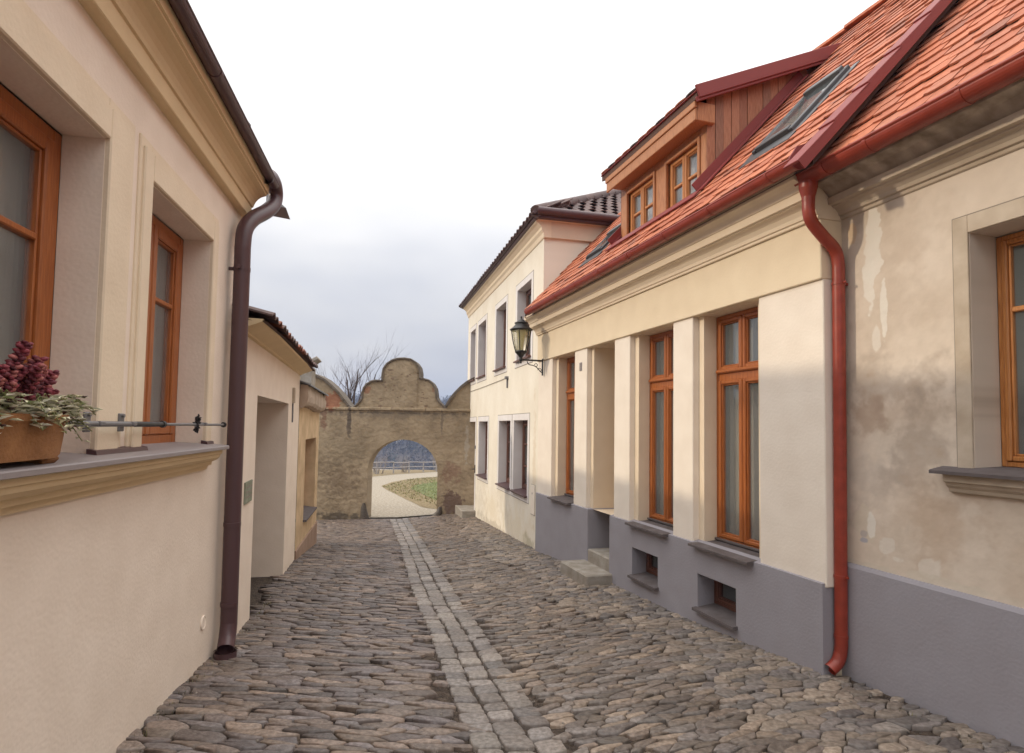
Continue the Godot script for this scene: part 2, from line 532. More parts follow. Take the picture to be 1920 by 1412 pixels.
# ------------------------------------------------------------------ cobbles
func stone_into(mb: MB, poly: PackedVector2Array, high: float, dome: float, tiltx: float, tiltd: float) -> void:
	# poly in (x, d); rings of a domed cobble
	var p2 := PackedVector2Array()
	for k in poly.size():
		var a := poly[k]; var b := poly[(k + 1) % poly.size()]
		if a.distance_to(b) < 0.004:
			continue
		p2.append(a.lerp(b, 0.12)); p2.append(a.lerp(b, 0.5) + (b - a).orthogonal() * rng.randf_range(-.05, .05)); p2.append(a.lerp(b, 0.88))
	if p2.size() < 5:
		return
	var c := Vector2()
	for p in p2:
		c += p
	c /= p2.size()
	var spec := [[1.0, -0.04, 1.0, 0.0], [1.0, 0.35, 0.8, 0.55], [0.92, 0.80, 0.28, 0.95], [0.6, 0.97, 0.06, 1.0], [0.0, 1.0, 0.0, 1.0]]
	var cg := ground_v(c.x, c.y)
	var ex := (ground_v(c.x + 0.1, c.y) - ground_v(c.x - 0.1, c.y)) * 5.0 + tiltx
	var ed := (ground_v(c.x, c.y + 0.1) - ground_v(c.x, c.y - 0.1)) * 5.0 + tiltd
	var prev := []
	for s in spec:
		var ring := []
		if s[0] == 0.0:
			var k := mb.vert(Vector3(c.x, EY + cg + high + dome, -c.y), Vector3.UP)
			for j in prev.size():
				mb.tri_i(prev[j], prev[(j + 1) % prev.size()], k, Vector3.UP)
			break
		for p in p2:
			var o := p - c
			var q: Vector2 = c + o * s[0]
			var h: float = cg + o.x * s[0] * ex + o.y * s[0] * ed + (s[1] if s[1] < 0.0 else high + dome * (s[1] - 0.35) / 0.65 - 0.3 * high * (1.0 if s[1] < 0.4 else 0.0))
			var od := o.normalized()
			ring.append(mb.vert(Vector3(q.x, EY + h, -q.y), Vector3(od.x * s[2], s[3], -od.y * s[2]).normalized()))
		if prev.size() > 0:
			for j in ring.size():
				var j2 := (j + 1) % ring.size()
				var hint: Vector3 = mb.n[ring[j]] + mb.n[prev[j]]
				mb.tri_i(prev[j], prev[j2], ring[j2], hint)
				mb.tri_i(prev[j], ring[j2], ring[j], hint)
		prev = ring

func clip(poly: PackedVector2Array, p: Vector2, nn: Vector2) -> PackedVector2Array:
	var out := PackedVector2Array()
	var m := poly.size()
	for k in m:
		var a := poly[k]; var b := poly[(k + 1) % m]
		var da := (a - p).dot(nn); var db := (b - p).dot(nn)
		if da <= 0.0:
			out.append(a)
		if (da < 0.0 and db > 0.0) or (da > 0.0 and db < 0.0):
			out.append(a.lerp(b, da / (da - db)))
	return out

# stones of a laid field: long side a along angle, short side b; kind picks which region a stone belongs to
func field(zone: int, ang: float, a: float, b: float, jit: float, stones: Array) -> void:
	var ca := cos(ang); var sa := sin(ang)
	var nj := int(22.0 / b); var ni := int(22.0 / a)
	var seeds := {}
	var wt := {}
	for j in range(-nj / 2, nj / 2):
		for i in range(-ni / 2, ni / 2):
			if rng.randf() < 0.17:
				continue
			wt[Vector2i(i, j)] = rng.randf_range(-.09, .09)
			seeds[Vector2i(i, j)] = Vector2(i + 0.5 * (j & 1) + rng.randf_range(-jit, jit), j + rng.randf_range(-jit * 0.62, jit * 0.62))
	for key in seeds:
		var s: Vector2 = seeds[key]
		var P := Vector2(s.x * a, s.y * b)
		var x := P.x * ca - P.y * sa - 0.8
		var d := P.x * sa + P.y * ca + 7.0
		if d < 0.7 or d > 15.45:
			continue
		var c := tab(STRIP, d); var l := tab(LX, d) - 0.05; var r := tab(RX, d) + 0.12
		if x < l or x > r or absf(x - c) < 0.248:
			continue
		var z := 0 if x < c else (2 if r - x < 1.05 - 0.02 * d + 0.12 * sin(d * 2.3) else 1)
		if z != zone or rng.randf() < 0.012:
			continue
		var poly := PackedVector2Array([s + Vector2(-1.1, -1.1), s + Vector2(1.1, -1.1), s + Vector2(1.1, 1.1), s + Vector2(-1.1, 1.1)])
		var gap := rng.randf_range(0.0025, 0.009)
		var mine: float = wt[key]
		for dj in range(-2, 3):
			for di in range(-2, 3):
				if di == 0 and dj == 0:
					continue
				var o = seeds.get(key + Vector2i(di, dj))
				if o == null:
					continue
				var df: Vector2 = o - s
				if df.length_squared() > 5.0:
					continue
				var nn := df.normalized()
				var g := gap / (absf(nn.x) * a + absf(nn.y) * b)
				poly = clip(poly, s + df * (0.5 + clampf(mine - wt[key + Vector2i(di, dj)], -.3, .3)) - nn * g, nn)
				if poly.size() < 3:
					break
		if poly.size() < 3:
			continue
		var out := PackedVector2Array()
		for p in poly:
			var qx := p.x * a; var qy := p.y * b
			out.append(Vector2(qx * ca - qy * sa - 0.8, qx * sa + qy * ca + 7.0))
		stones.append({"poly": out, "x": x, "d": d, "zone": zone})

func stone_colour(zone: int, x: float, d: float) -> Color:
	var t := rng.randf()
	var c := Color(.215, .185, .165)
	if zone == 0:
		c = [Color(.165, .138, .130), Color(.205, .165, .142), Color(.185, .163, .163), Color(.145, .122, .115), Color(.245, .193, .16)][int(t * 4.99)]
	elif zone == 1:
		c = [Color(.225, .18, .148), Color(.18, .152, .135), Color(.275, .22, .175), Color(.205, .183, .172), Color(.165, .138, .12)][int(t * 4.99)]
	elif zone == 2:
		c = [Color(.29, .245, .205), Color(.24, .215, .2), Color(.33, .275, .225), Color(.20, .18, .172), Color(.27, .225, .19)][int(t * 4.99)]
	else:
		c = [Color(.30, .275, .26), Color(.265, .245, .238), Color(.33, .30, .275), Color(.28, .25, .23)][int(t * 3.99)]
	var k := rng.randf_range(0.68, 1.32) * (1.22 if zone != 3 else 1.08)
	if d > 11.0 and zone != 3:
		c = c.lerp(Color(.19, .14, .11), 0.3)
	return Color(c.r * k * 1.02, c.g * k, c.b * k * .985)

func seen(p: Vector3) -> bool:
	var q := p - Vector3(0, EY, 0)
	return q.z < -0.3 and absf(q.x / -q.z) < 0.9 and q.y / -q.z < 0.75 and q.y / -q.z > -0.56

func build_ground() -> void:
	# one sheet of earth to the horizon
	var xs := []
	var x := -9.0
	while x <= 9.01:
		xs.append(x); x += 0.3
	for e in [12.0, 18, 30, 60, 120, 260, 600, 1500]:
		xs.append(e); xs.push_front(-e)
	var ds := []
	x = -4.0
	while x <= 20.0:
		ds.append(x); x += 0.25
	for e in [22, 25, 29, 34, 40, 46, 52, 56, 62, 72, 86, 110, 150, 230, 400, 800, 1600]:
		ds.append(float(e))
	ds.push_front(-30.0); ds.push_front(-300.0)
	var mb := MB.new()
	for d in ds:
		for xx in xs:
			var h := ground_v(xx, d) if d > -4.1 else -1.05
			h = maxf(h, -34.0)
			mb.vert(Vector3(xx, EY + h - 0.012, -d), Vector3.UP)
	var w := xs.size()
	for j in ds.size() - 1:
		for i in w - 1:
			var k := j * w + i
			mb.tri_i(k, k + 1, k + w + 1, Vector3.UP); mb.tri_i(k, k + w + 1, k + w, Vector3.UP)
	var g := structure("ground", mb, M.dirt)
	g.set_meta("label", "brown earth showing between the cobbles and sloping away beyond the gate")

	var stones := []
	field(0, -0.02, 0.175, 0.053, 0.40, stones)
	field(1, 0.44, 0.15, 0.049, 0.40, stones)
	field(2, 0.30, 0.12, 0.062, 0.40, stones)
	var road := Node3D.new()
	road.name = "cobbled_road"; add_child(road)
	road.set_meta("kind", "structure"); road.set_meta("label", "uneven cobbled lane of grey and brown stones running down to the gate")
	for s in stones:
		s.key = (0.0 if seen(gp(s.x, s.d)) else 100.0) + s.d
	stones.sort_custom(func(p, q): return p.key < q.key)
	var rest := MB.new()
	var n := 0
	for s in stones:
		var single: bool = n < 300
		mb = MB.new() if single else rest
		mb.col = stone_colour(s.zone, s.x, s.d)
		stone_into(mb, s.poly, rng.randf_range(0.002, 0.013), rng.randf_range(0.002, 0.006), rng.randf_range(-.05, .05), rng.randf_range(-.13, .10))
		if single and mb.v.size() > 0:
			obj("cobblestone", mb, M.stone, road)
		n += 1
	var ro := obj("cobblestones", rest, M.stone, road)
	ro.set_meta("kind", "stuff")
	# three rows of squared granite setts
	var strip := Node3D.new()
	strip.name = "sett_channel"; add_child(strip)
	strip.set_meta("kind", "structure"); strip.set_meta("label", "drainage strip of three rows of pale squared setts down the lane")
	var more := MB.new()
	var list := []
	for row in 3:
		var d := 0.9 + 0.04 * row
		while d < 15.3:
			var ln := rng.randf_range(0.10, 0.175)
			list.append([row, d, ln])
			d += ln
	list.sort_custom(func(p, q): return p[1] < q[1])
	n = 0
	for s in list:
		var d0: float = s[1] + 0.006; var d1: float = s[1] + s[2] - 0.006
		var off: float = (s[0] - 1) * 0.158
		var hw: float = 0.079 - rng.randf_range(0.005, 0.016)
		var j := func(): return rng.randf_range(-0.010, 0.010)
		var sl: float = rng.randf_range(-0.012, 0.012)
		var p := PackedVector2Array([
			Vector2(tab(STRIP, d0 + off * .25) + off - hw + j.call(), d0 + off * .25 + j.call() + sl), Vector2(tab(STRIP, d0 + off * .25) + off + hw + j.call(), d0 + off * .25 + .03 + j.call() - sl),
			Vector2(tab(STRIP, d1 + off * .25) + off + hw + j.call(), d1 + off * .25 + .03 + j.call() - sl), Vector2(tab(STRIP, d1 + off * .25) + off - hw + j.call(), d1 + off * .25 + j.call() + sl)])
		# cut the corners a little unevenly
		var p2 := PackedVector2Array()
		for k in 4:
			var a := p[(k + 3) % 4]; var b := p[k]; var c := p[(k + 1) % 4]
			p2.append(b.lerp(a, rng.randf_range(.08, .16))); p2.append(b.lerp(c, rng.randf_range(.08, .16)))
		var vis := seen(gp(p[0].x, s[1]))
		mb = MB.new() if n < 300 and vis else more
		mb.col = stone_colour(3, 0, s[1])
		stone_into(mb, p2, rng.randf_range(0.002, 0.015), rng.randf_range(0.002, 0.007), rng.randf_range(-.04, .04), rng.randf_range(-.05, .05))
		if n < 300 and vis:
			obj("sett", mb, M.stone, strip)
			n += 1
	if more.v.size() > 0:
		obj("setts", more, M.stone, strip).set_meta("kind", "stuff")
	# loose grit and small pebbles in the joints
	var grit := MB.new()
	for k in 2600:
		var d := 2.2 + 9.0 * pow(rng.randf(), 1.6)
		var l := tab(LX, d); var r := tab(RX, d)
		var gx := lerpf(l, r, rng.randf())
		if rng.randf() < 0.45:
			gx = r - absf(rng.randfn(0, 0.12)) if rng.randf() < 0.6 else l + absf(rng.randfn(0, 0.1))
		var s := rng.randf_range(0.004, 0.012)
		var t := rng.randf_range(.14, .34)
		grit.col = Color(t, t * .86, t * .74)
		grit.ball(gp(gx, d, s * 0.3), Vector3(s, 0, 0).rotated(Vector3.UP, rng.randf() * TAU), Vector3(0, s * .7, 0), Vector3(0, 0, s * 1.2), 5, 3)
	var gr := obj("loose_grit", grit, M.stone, self)
	gr.set_meta("kind", "stuff"); tag(gr, "small loose grit and pebbles lying between the cobbles", "grit")
	# grass tufts and moss in the joints along the walls
	var tuft := MB.new()
	for k in 2400:
		var d := 2.4 + 12.5 * pow(rng.randf(), 0.9)
		var r := tab(RX, d); var l := tab(LX, d)
		var gx: float
		if rng.randf() < 0.72 and d > 6.5:
			gx = r - absf(rng.randfn(0.0, 0.26)) - 0.02
		else:
			gx = l + absf(rng.randfn(0, 0.05)) + 0.02 if rng.randf() < .6 else r - 0.03 - absf(rng.randfn(0, .04))
		var o := gp(gx, d, -0.01)
		var hh := rng.randf_range(0.015, 0.045)
		var dir := Vector3(rng.randf_range(-1, 1), 0, rng.randf_range(-1, 1)) * 0.012
		tuft.col = Color(.13, .125, .05).lerp(Color(.23, .19, .09), rng.randf())
		tuft.tri(o - dir.cross(Vector3.UP) * .35, o + dir.cross(Vector3.UP) * .35, o + dir * 1.5 + Vector3(0, hh, 0), Vector3(0, .3, 1))
	var tu := obj("grass_tufts", tuft, M.leafy, self)
	tu.set_meta("kind", "stuff"); tag(tu, "thin dry grass and moss in the joints along the walls", "grass")

# ------------------------------------------------------------------ roof tiles
func beaver(wd: float, ln: float, th: float, arc: float) -> ArrayMesh:
	var mb := MB.new()
	var h := wd * 0.5
	var poly := PackedVector2Array([Vector2(-h, ln), Vector2(-h, arc), Vector2(-h * .55, arc * .3), Vector2(0, 0), Vector2(h * .55, arc * .3), Vector2(h, arc), Vector2(h, ln)])
	mb.prism(poly, Vector3.ZERO, Vector3.RIGHT, Vector3.UP, Vector3(0, 0, th))
	return mb.mesh()

func wavy(wd: float, ln: float, th: float) -> ArrayMesh:
	var mb := MB.new()
	var top := []
	for k in 9:
		var t := float(k) / 8.0
		top.append(Vector2((t - .5) * wd, 0.5 * wd * 0.16 * (1.0 - cos(t * TAU))))
	var poly := PackedVector2Array()
	for p in top:
		poly.append(p + Vector2(0, th))
	top.reverse()
	for p in top:
		poly.append(p)
	mb.prism(poly, Vector3.ZERO, Vector3.RIGHT, Vector3(0, 0, 1), Vector3(0, ln, 0))
	return mb.mesh()

# lay tiles on a slope; e = transform whose x runs along the eave, y up the slope, z out of the roof
func lay_tiles(roof: Node3D, e: Transform3D, n_across: int, pitch_u: float, s0: float, s1: float, exposure: float, mesh: ArrayMesh, mats: Array, lift: float, ln: float, keep: Callable, limit := 300) -> void:
	var all := []
	var rows := int((s1 - s0) / exposure)
	for r in rows:
		for k in n_across:
			var u := (k + 0.5 + 0.5 * (r & 1)) * pitch_u
			var s := s0 + r * exposure
			if not keep.call(u, s):
				continue
			var tilt := Basis(Vector3.RIGHT, -atan(lift / ln) + rng.randf_range(-.018, .018)) * Basis(Vector3(0, 0, 1), rng.randf_range(-.022, .022))
			var t := e * Transform3D(tilt, Vector3(u + rng.randf_range(-.003, .003), s + rng.randf_range(-.009, .009), lift + rng.randf_range(-.003, .007)))
			var wp: Vector3 = H.transform * t.origin
			all.append([(0.0 if seen(wp) else 100.0) + wp.distance_to(Vector3(0, EY, 0)), t, (rng.randi() % mini(4, mats.size())) if mats.size() < 5 or rng.randf() > .05 else 4])
	all.sort_custom(func(a, b): return a[0] < b[0])
	for k in mini(limit, all.size()):
		var o := obj_m("tile", mesh, mats[all[k][2]], roof)
		o.transform = all[k][1]
	if all.size() > limit:
		var mm := MultiMesh.new()
		mm.transform_format = MultiMesh.TRANSFORM_3D
		mm.mesh = mesh
		mm.use_colors = true
		mm.instance_count = all.size() - limit
		for k in range(limit, all.size()):
			mm.set_instance_transform(k - limit, all[k][1])
			mm.set_instance_color(k - limit, (mats[all[k][2]].albedo_color as Color).srgb_to_linear())
		var mi := MultiMeshInstance3D.new()
		mi.name = "tiles"; mi.multimesh = mm
		var m: StandardMaterial3D = mats[0].duplicate()
		m.albedo_color = Color(1, 1, 1); m.vertex_color_use_as_albedo = true
		mi.material_override = m
		mi.set_meta("kind", "stuff")
		roof.add_child(mi, true)

func slope_frame(u: float, v: float, w: float, pitch: float) -> Transform3D:
	# x along u (sign chosen to stay right-handed), y up the slope into the house, z out of the roof
	var p := deg_to_rad(pitch)
	var y := dv(0, sin(p), -cos(p))
	var z := dv(0, cos(p), sin(p))
	var x := y.cross(z)
	return Transform3D(Basis(x, y, z), pt(u, v, w))

func half_round(w: float, v: float, r: float, th := 0.004) -> Array:
	var out := []
	for k in 15:
		var a := PI + PI * k / 14.0
		out.append([w + cos(a) * r, v + sin(a) * r])
	for k in 15:
		var a := TAU - PI * k / 14.0
		out.append([w + cos(a) * (r - th), v + sin(a) * (r - th)])
	return out

func gutter(u0: float, u1: float, w: float, v: float, r: float, m: Material, seams: Array) -> void:
	var mb := MB.new()
	sweep(mb, half_round(w, v, r), u0, u1)
	mb.tube([pt(u0, v, w + r - .004), pt(u1, v, w + r - .004)], 0.009, 8)
	var g := obj("gutter", mb, m, H)
	for s in seams:
		mb = MB.new()
		sweep(mb, half_round(w, v + .001, r + 0.004, 0.008), s - 0.012, s + 0.012)
		obj("gutter_clip", mb, m, g)

func smooth_path(p: Array, n := 6) -> Array:
	var c := Curve3D.new()
	var out := []
	for k in p.size() - 1:
		var p0: Vector3 = p[maxi(k - 1, 0)]; var p1: Vector3 = p[k]; var p2: Vector3 = p[k + 1]; var p3: Vector3 = p[mini(k + 2, p.size() - 1)]
		for j in n:
			out.append(p1.cubic_interpolate(p2, p0, p3, float(j) / n))
	out.append(p[p.size() - 1])
	return out

# ------------------------------------------------------------------ right: cream house with the dormer
func build_dormer_house() -> void:
	house("cream_house", 2.069, -3.931, -17.5, -1.95, -1.0, "cream single-storey house with grey plinth, red tiled roof and wooden dormer")
	var mb := MB.new()
	var top := 1.04
	wall_cells(mb, -0.005, 5.56, -1.02, top, -0.085, [[.69, 1.39, -1.02, 1.03, .135], [1.87, 2.55, -1.02, 1.03, .135], [3.03, 3.68, -1.02, 1.03, .8], [4.21, 4.88, -1.02, 1.03, .135]])
	mb.quad(pt(5.56, -1.95, -.1), pt(5.56, 1.7, -.1), pt(5.56, 1.7, -4.6), pt(5.56, -1.95, -4.6), dv(1, 0, 0))
	mb.quad(pt(-.005, -1.95, -.1), pt(-.005, 1.7, -.1), pt(-.005, 1.7, -4.6), pt(-.005, -1.95, -4.6), dv(-1, 0, 0))
	mb.quad(pt(-.005, -1.95, -4.6), pt(5.56, -1.95, -4.6), pt(5.56, 1.7, -4.6), pt(-.005, 1.7, -4.6), dv(0, 0, -1))
	for e in [-.005, 5.56]:
		mb.tri(pt(e, 1.7, 0), pt(e, 1.7, -4.6), pt(e, 4.25, -2.25), dv(1, 0, 0))
	obj("wall", mb, M.cream_trim, H)
	for p in [[-.012, .61], [1.47, 1.79], [2.64, 3.0], [3.76, 4.15], [4.98, 5.57]]:
		mb = MB.new()
		fbox(mb, p[0], p[1], -1.03, top - 0.002, -.3, -.022, 0.006)
		obj("pilaster", mb, M.white_cream, H)
	mb = MB.new()
	fbox(mb, -.016, 5.575, 1.035, 1.45, -.3, 0.0, 0.006)
	obj("frieze", mb, M.frieze, H)
	mb = MB.new()
	sweep(mb, [[-.3, 1.448], [.018, 1.448], [.022, 1.452], [.022, 1.47], [.034, 1.474], [.04, 1.50], [.06, 1.53], [.09, 1.55], [.115, 1.556], [.115, 1.562], [.135, 1.565], [.138, 1.62], [.15, 1.626], [.155, 1.645], [.175, 1.665], [.205, 1.68], [.225, 1.685], [.228, 1.72], [.235, 1.735], [-.3, 1.735]], -.02, 5.58)
	obj("cornice", mb, M.cream_trim, H)
	# plinth in two lengths with the doorway between
	mb = MB.new()
	wall_cells(mb, 0.0, 3.06, -2.15, -1.005, 0.0, [[.86, 1.37, -1.56, -1.26, .2], [2.02, 2.53, -1.56, -1.26, .2]])
	mb.quad(pt(0, -2.15, 0), pt(0, -1.005, 0), pt(0, -1.005, -.4), pt(0, -2.15, -.4), dv(-1, 0, 0))
	mb.quad(pt(3.06, -2.15, 0), pt(3.06, -1.005, 0), pt(3.06, -1.005, -.8), pt(3.06, -2.15, -.8), dv(1, 0, 0))
	mb.quad(pt(0, -1.005, 0), pt(3.06, -1.005, 0), pt(3.06, -.985, -.09), pt(0, -.985, -.09), dv(0, 1, 0))
	obj("plinth", mb, M.plinth, H)
	mb = MB.new()
	fbox(mb, 3.66, 5.575, -2.3, -1.01, -.8, 0.0, 0.008)
	obj("plinth", mb, M.plinth, H)
	# tall windows
	for o in [[.69, 1.39], [1.87, 2.55], [4.21, 4.88]]:
		var c: float = (o[0] + o[1]) * 0.5
		var f := .05
		window(o[0], o[1], -.985, 1.028, -.215, M.wood, [
			[o[0] + .036, c - .009, -.945, .445, []], [c + .009, o[1] - .036, -.945, .445, []],
			[o[0] + .036, c - .009, .535, .992, []], [c + .009, o[1] - .036, .535, .992, []]], .036, .034, {"transom": .49, "curtain": M.dim_curtain, "fold": .012})
		mb = MB.new()
		fbox(mb, c - .013, c + .013, -.94, .44, -.26, -.197, .008)
		fbox(mb, c - .013, c + .013, .54, .985, -.26, -.197, .008)
		obj("mullion", mb, M.wood, H.get_child(H.get_child_count() - 1))
		mb = MB.new()
		sweep(mb, [[-.235, -.98], [.055, -1.004], [.062, -1.008], [.062, -1.026], [.05, -1.03], [-.235, -1.03]], o[0] - .035, o[1] + .035)
		fbox(mb, o[0] + .002, o[1] - .002, -.976, -.955, -.215, -.19, .004)
		obj("sill", mb, M.slate, H)
	# cellar windows
	for o in [[.86, 1.37], [2.02, 2.53]]:
		window(o[0], o[1], -1.53, -1.262, -.17, M.wood_dark, [[o[0] + .03, o[1] - .03, -1.5, -1.292, []]], .03, .032, {"name": "cellar_window"})
		mb = MB.new()
		sweep(mb, [[-.19, -1.53], [.045, -1.555], [.045, -1.58], [-.19, -1.58]], o[0] - .02, o[1] + .02)
		obj("cellar_sill", mb, M.slate, H)
	# door in its recess
	mb = MB.new()
	fbox(mb, 3.04, 3.67, -1.18, 1.02, -.86, -.8, .006)
	var door := obj("door", mb, M.wood, H)
	for q in [[-1.08, -.35], [-.25, .45], [.55, .95]]:
		mb = MB.new()
		fbox(mb, 3.12, 3.59, q[0], q[1], -.8, -.785, .012)
		obj("door_panel", mb, M.wood_dark, door)
	mb = MB.new()
	mb.tube([pt(3.1, -.2, -.78), pt(3.1, -.2, -.75), pt(3.2, -.2, -.75)], .01, 8)
	obj("door_handle", mb, M.black_iron, door)
	for s in [[2.98, 3.76, -2.2, -1.655, -.02, .32], [3.065, 3.655, -2.1, -1.50, -.36, -.002], [3.065, 3.655, -2.0, -1.335, -.8, -.34]]:
		mb = MB.new()
		fbox(mb, s[0], s[1], s[2], s[3], s[4], s[5], .014)
		obj("step", mb, M.concrete, H)
	# number plate on the pilaster
	mb = MB.new()
	fbox(mb, 3.91, 3.985, .755, .865, -.022, -.014, .003)
	var np := obj("house_number_plate", mb, M.ledge_metal, H)
	for k in 3:
		mb = MB.new()
		fbox(mb, 3.925, 3.97, .775 + k * .03, .789 + k * .03, -.014, -.0125, .0)
		obj("plate_mark", mb, M.line, np)
	# roof
	mb = MB.new()
	var pr := deg_to_rad(47.0)
	var ridge_s := 3.6
	var e1 := pt(0, 1.789, .24) ; var rdg := pt(0, 1.66 + sin(pr) * ridge_s, .36 - cos(pr) * ridge_s)
	var bk := pt(0, 1.66, .36 - 2.0 * cos(pr) * ridge_s)
	for a in [[e1, rdg], [rdg, bk]]:
		mb.quad(a[0] + dv(-.2, 0, 0), a[0] + dv(5.5, 0, 0), a[1] + dv(5.5, 0, 0), a[1] + dv(-.2, 0, 0), Vector3.UP)
		mb.quad(a[0] + dv(-.2, -.09, 0), a[0] + dv(5.5, -.09, 0), a[1] + dv(5.5, -.09, 0), a[1] + dv(-.2, -.09, 0), Vector3.DOWN)
		for q in [-.2, 5.5]:
			mb.quad(a[0] + dv(q, 0, 0), a[1] + dv(q, 0, 0), a[1] + dv(q, -.09, 0), a[0] + dv(q, -.09, 0), dv(q - 2.0, 0, 0))
	mb.quad(e1 + dv(-.2, 0, 0), e1 + dv(5.5, 0, 0), e1 + dv(5.5, -.03, 0), e1 + dv(-.2, -.03, 0), dv(0, 0, 1))
	var roof := obj("roof", mb, M.deck, H)
	var fr := slope_frame(5.5, 1.675, .36, 47.0)
	var tile := beaver(.154, .31, .011, .024)
	lay_tiles(roof, fr, 36, .16, .17, ridge_s - .02, .14, tile, M.tiles, .024, .31, func(ul, s):
		var u: float = 5.5 - ul
		if u < -.17:
			return false
		if u > 1.56 and u < 3.15 and s > .62 and s < 2.45:
			return false
		if u > .40 and u < .78 and s > .68 and s < 1.5:
			return false
		return not (u > 3.66 and u < 4.1 and s > .72 and s < 1.25))
	for k in 19:
		mb = MB.new()
		var poly := PackedVector2Array()
		for j in 7:
			var a := PI * j / 6.0
			poly.append(Vector2(cos(a) * .105, sin(a) * .08))
		mb.prism(poly, rdg + dv(-.2 + k * .3, -.005 + .012 * (k & 1), 0), dv(0, 0, 1), Vector3.UP, dv(.31, 0.01, 0))
		obj("ridge_tile", mb, M.tiles[k % 4], roof)
	# verge flashing over the joint with the neighbour's roof
	mb = MB.new()
	for k in 9:
		var s := -.06 + k * .415
		var t := fr * Transform3D(Basis(), Vector3(5.5 + .235, s + .2, .045))
		mb.obox(t * Transform3D(Basis(Vector3.RIGHT, -.03), Vector3.ZERO), Vector3(.062, .216, .008), .003)
		mb.obox(fr * Transform3D(Basis(), Vector3(5.5 + .292, s + .2, .015)), Vector3(.005, .21, .03), .002)
	obj("verge_flashing", mb, M.dark_red, roof)
	# gutter
	gutter(-.13, 5.2, .30, 1.752, .057, M.red_metal, [.1, .75, 1.4, 2.05, 2.7, 3.35, 4.0, 4.65])
	mb = MB.new()
	var capp := PackedVector2Array()
	for k in 11:
		var a := PI + PI * k / 10.0
		capp.append(Vector2(.30 + cos(a) * .068, 1.758 + sin(a) * .07))
	capp.append(Vector2(.31, 1.84)); capp.append(Vector2(.24, 1.87))
	mb.prism(capp, pt(-.143, 0, 0), dv(0, 0, 1), dv(0, 1, 0), dv(.012, 0, 0))
	obj("gutter_end", mb, M.dark_red, H)
	# roof windows
	for q in [[.36, .82, .78, 1.62], [3.63, 4.14, .82, 1.36]]:
		mb = MB.new()
		var uc: float = 5.5 - (q[0] + q[1]) * .5
		var sc: float = (q[2] + q[3]) * .5
		var hu: float = (q[1] - q[0]) * .5
		var hs: float = (q[3] - q[2]) * .5
		for z in [[Vector3(uc - hu + .03, sc, .045), Vector3(.018, hs, .024)], [Vector3(uc + hu - .03, sc, .045), Vector3(.018, hs, .024)], [Vector3(uc, sc - hs + .035, .05), Vector3(hu - .05, .03, .03)], [Vector3(uc, sc + hs - .045, .06), Vector3(hu - .05, .04, .035)]]:
			mb.obox(fr * Transform3D(Basis(), z[0]), z[1], .006)
		mb.obox(fr * Transform3D(Basis(), Vector3(uc, sc - hs - .07, .035)), Vector3(hu + .05, .075, .006), .002)
		for sgn in [-1, 1]:
			mb.obox(fr * Transform3D(Basis(), Vector3(uc + sgn * (hu + .03), sc, .032)), Vector3(.03, hs + .02, .008), .002)
		var sk := obj("roof_window", mb, M.dark_frame, H)
		mb = MB.new()
		mb.obox(fr * Transform3D(Basis(), Vector3(uc, sc, .058)), Vector3(hu - .05, hs - .065, .003))
		obj("pane", mb, M.glass, sk)
		mb = MB.new()
		mb.obox(fr * Transform3D(Basis(), Vector3(uc, sc, .025)), Vector3(hu - .06, hs - .08, .004))
		obj("blind", mb, M.dim_curtain, sk)
	build_dormer()

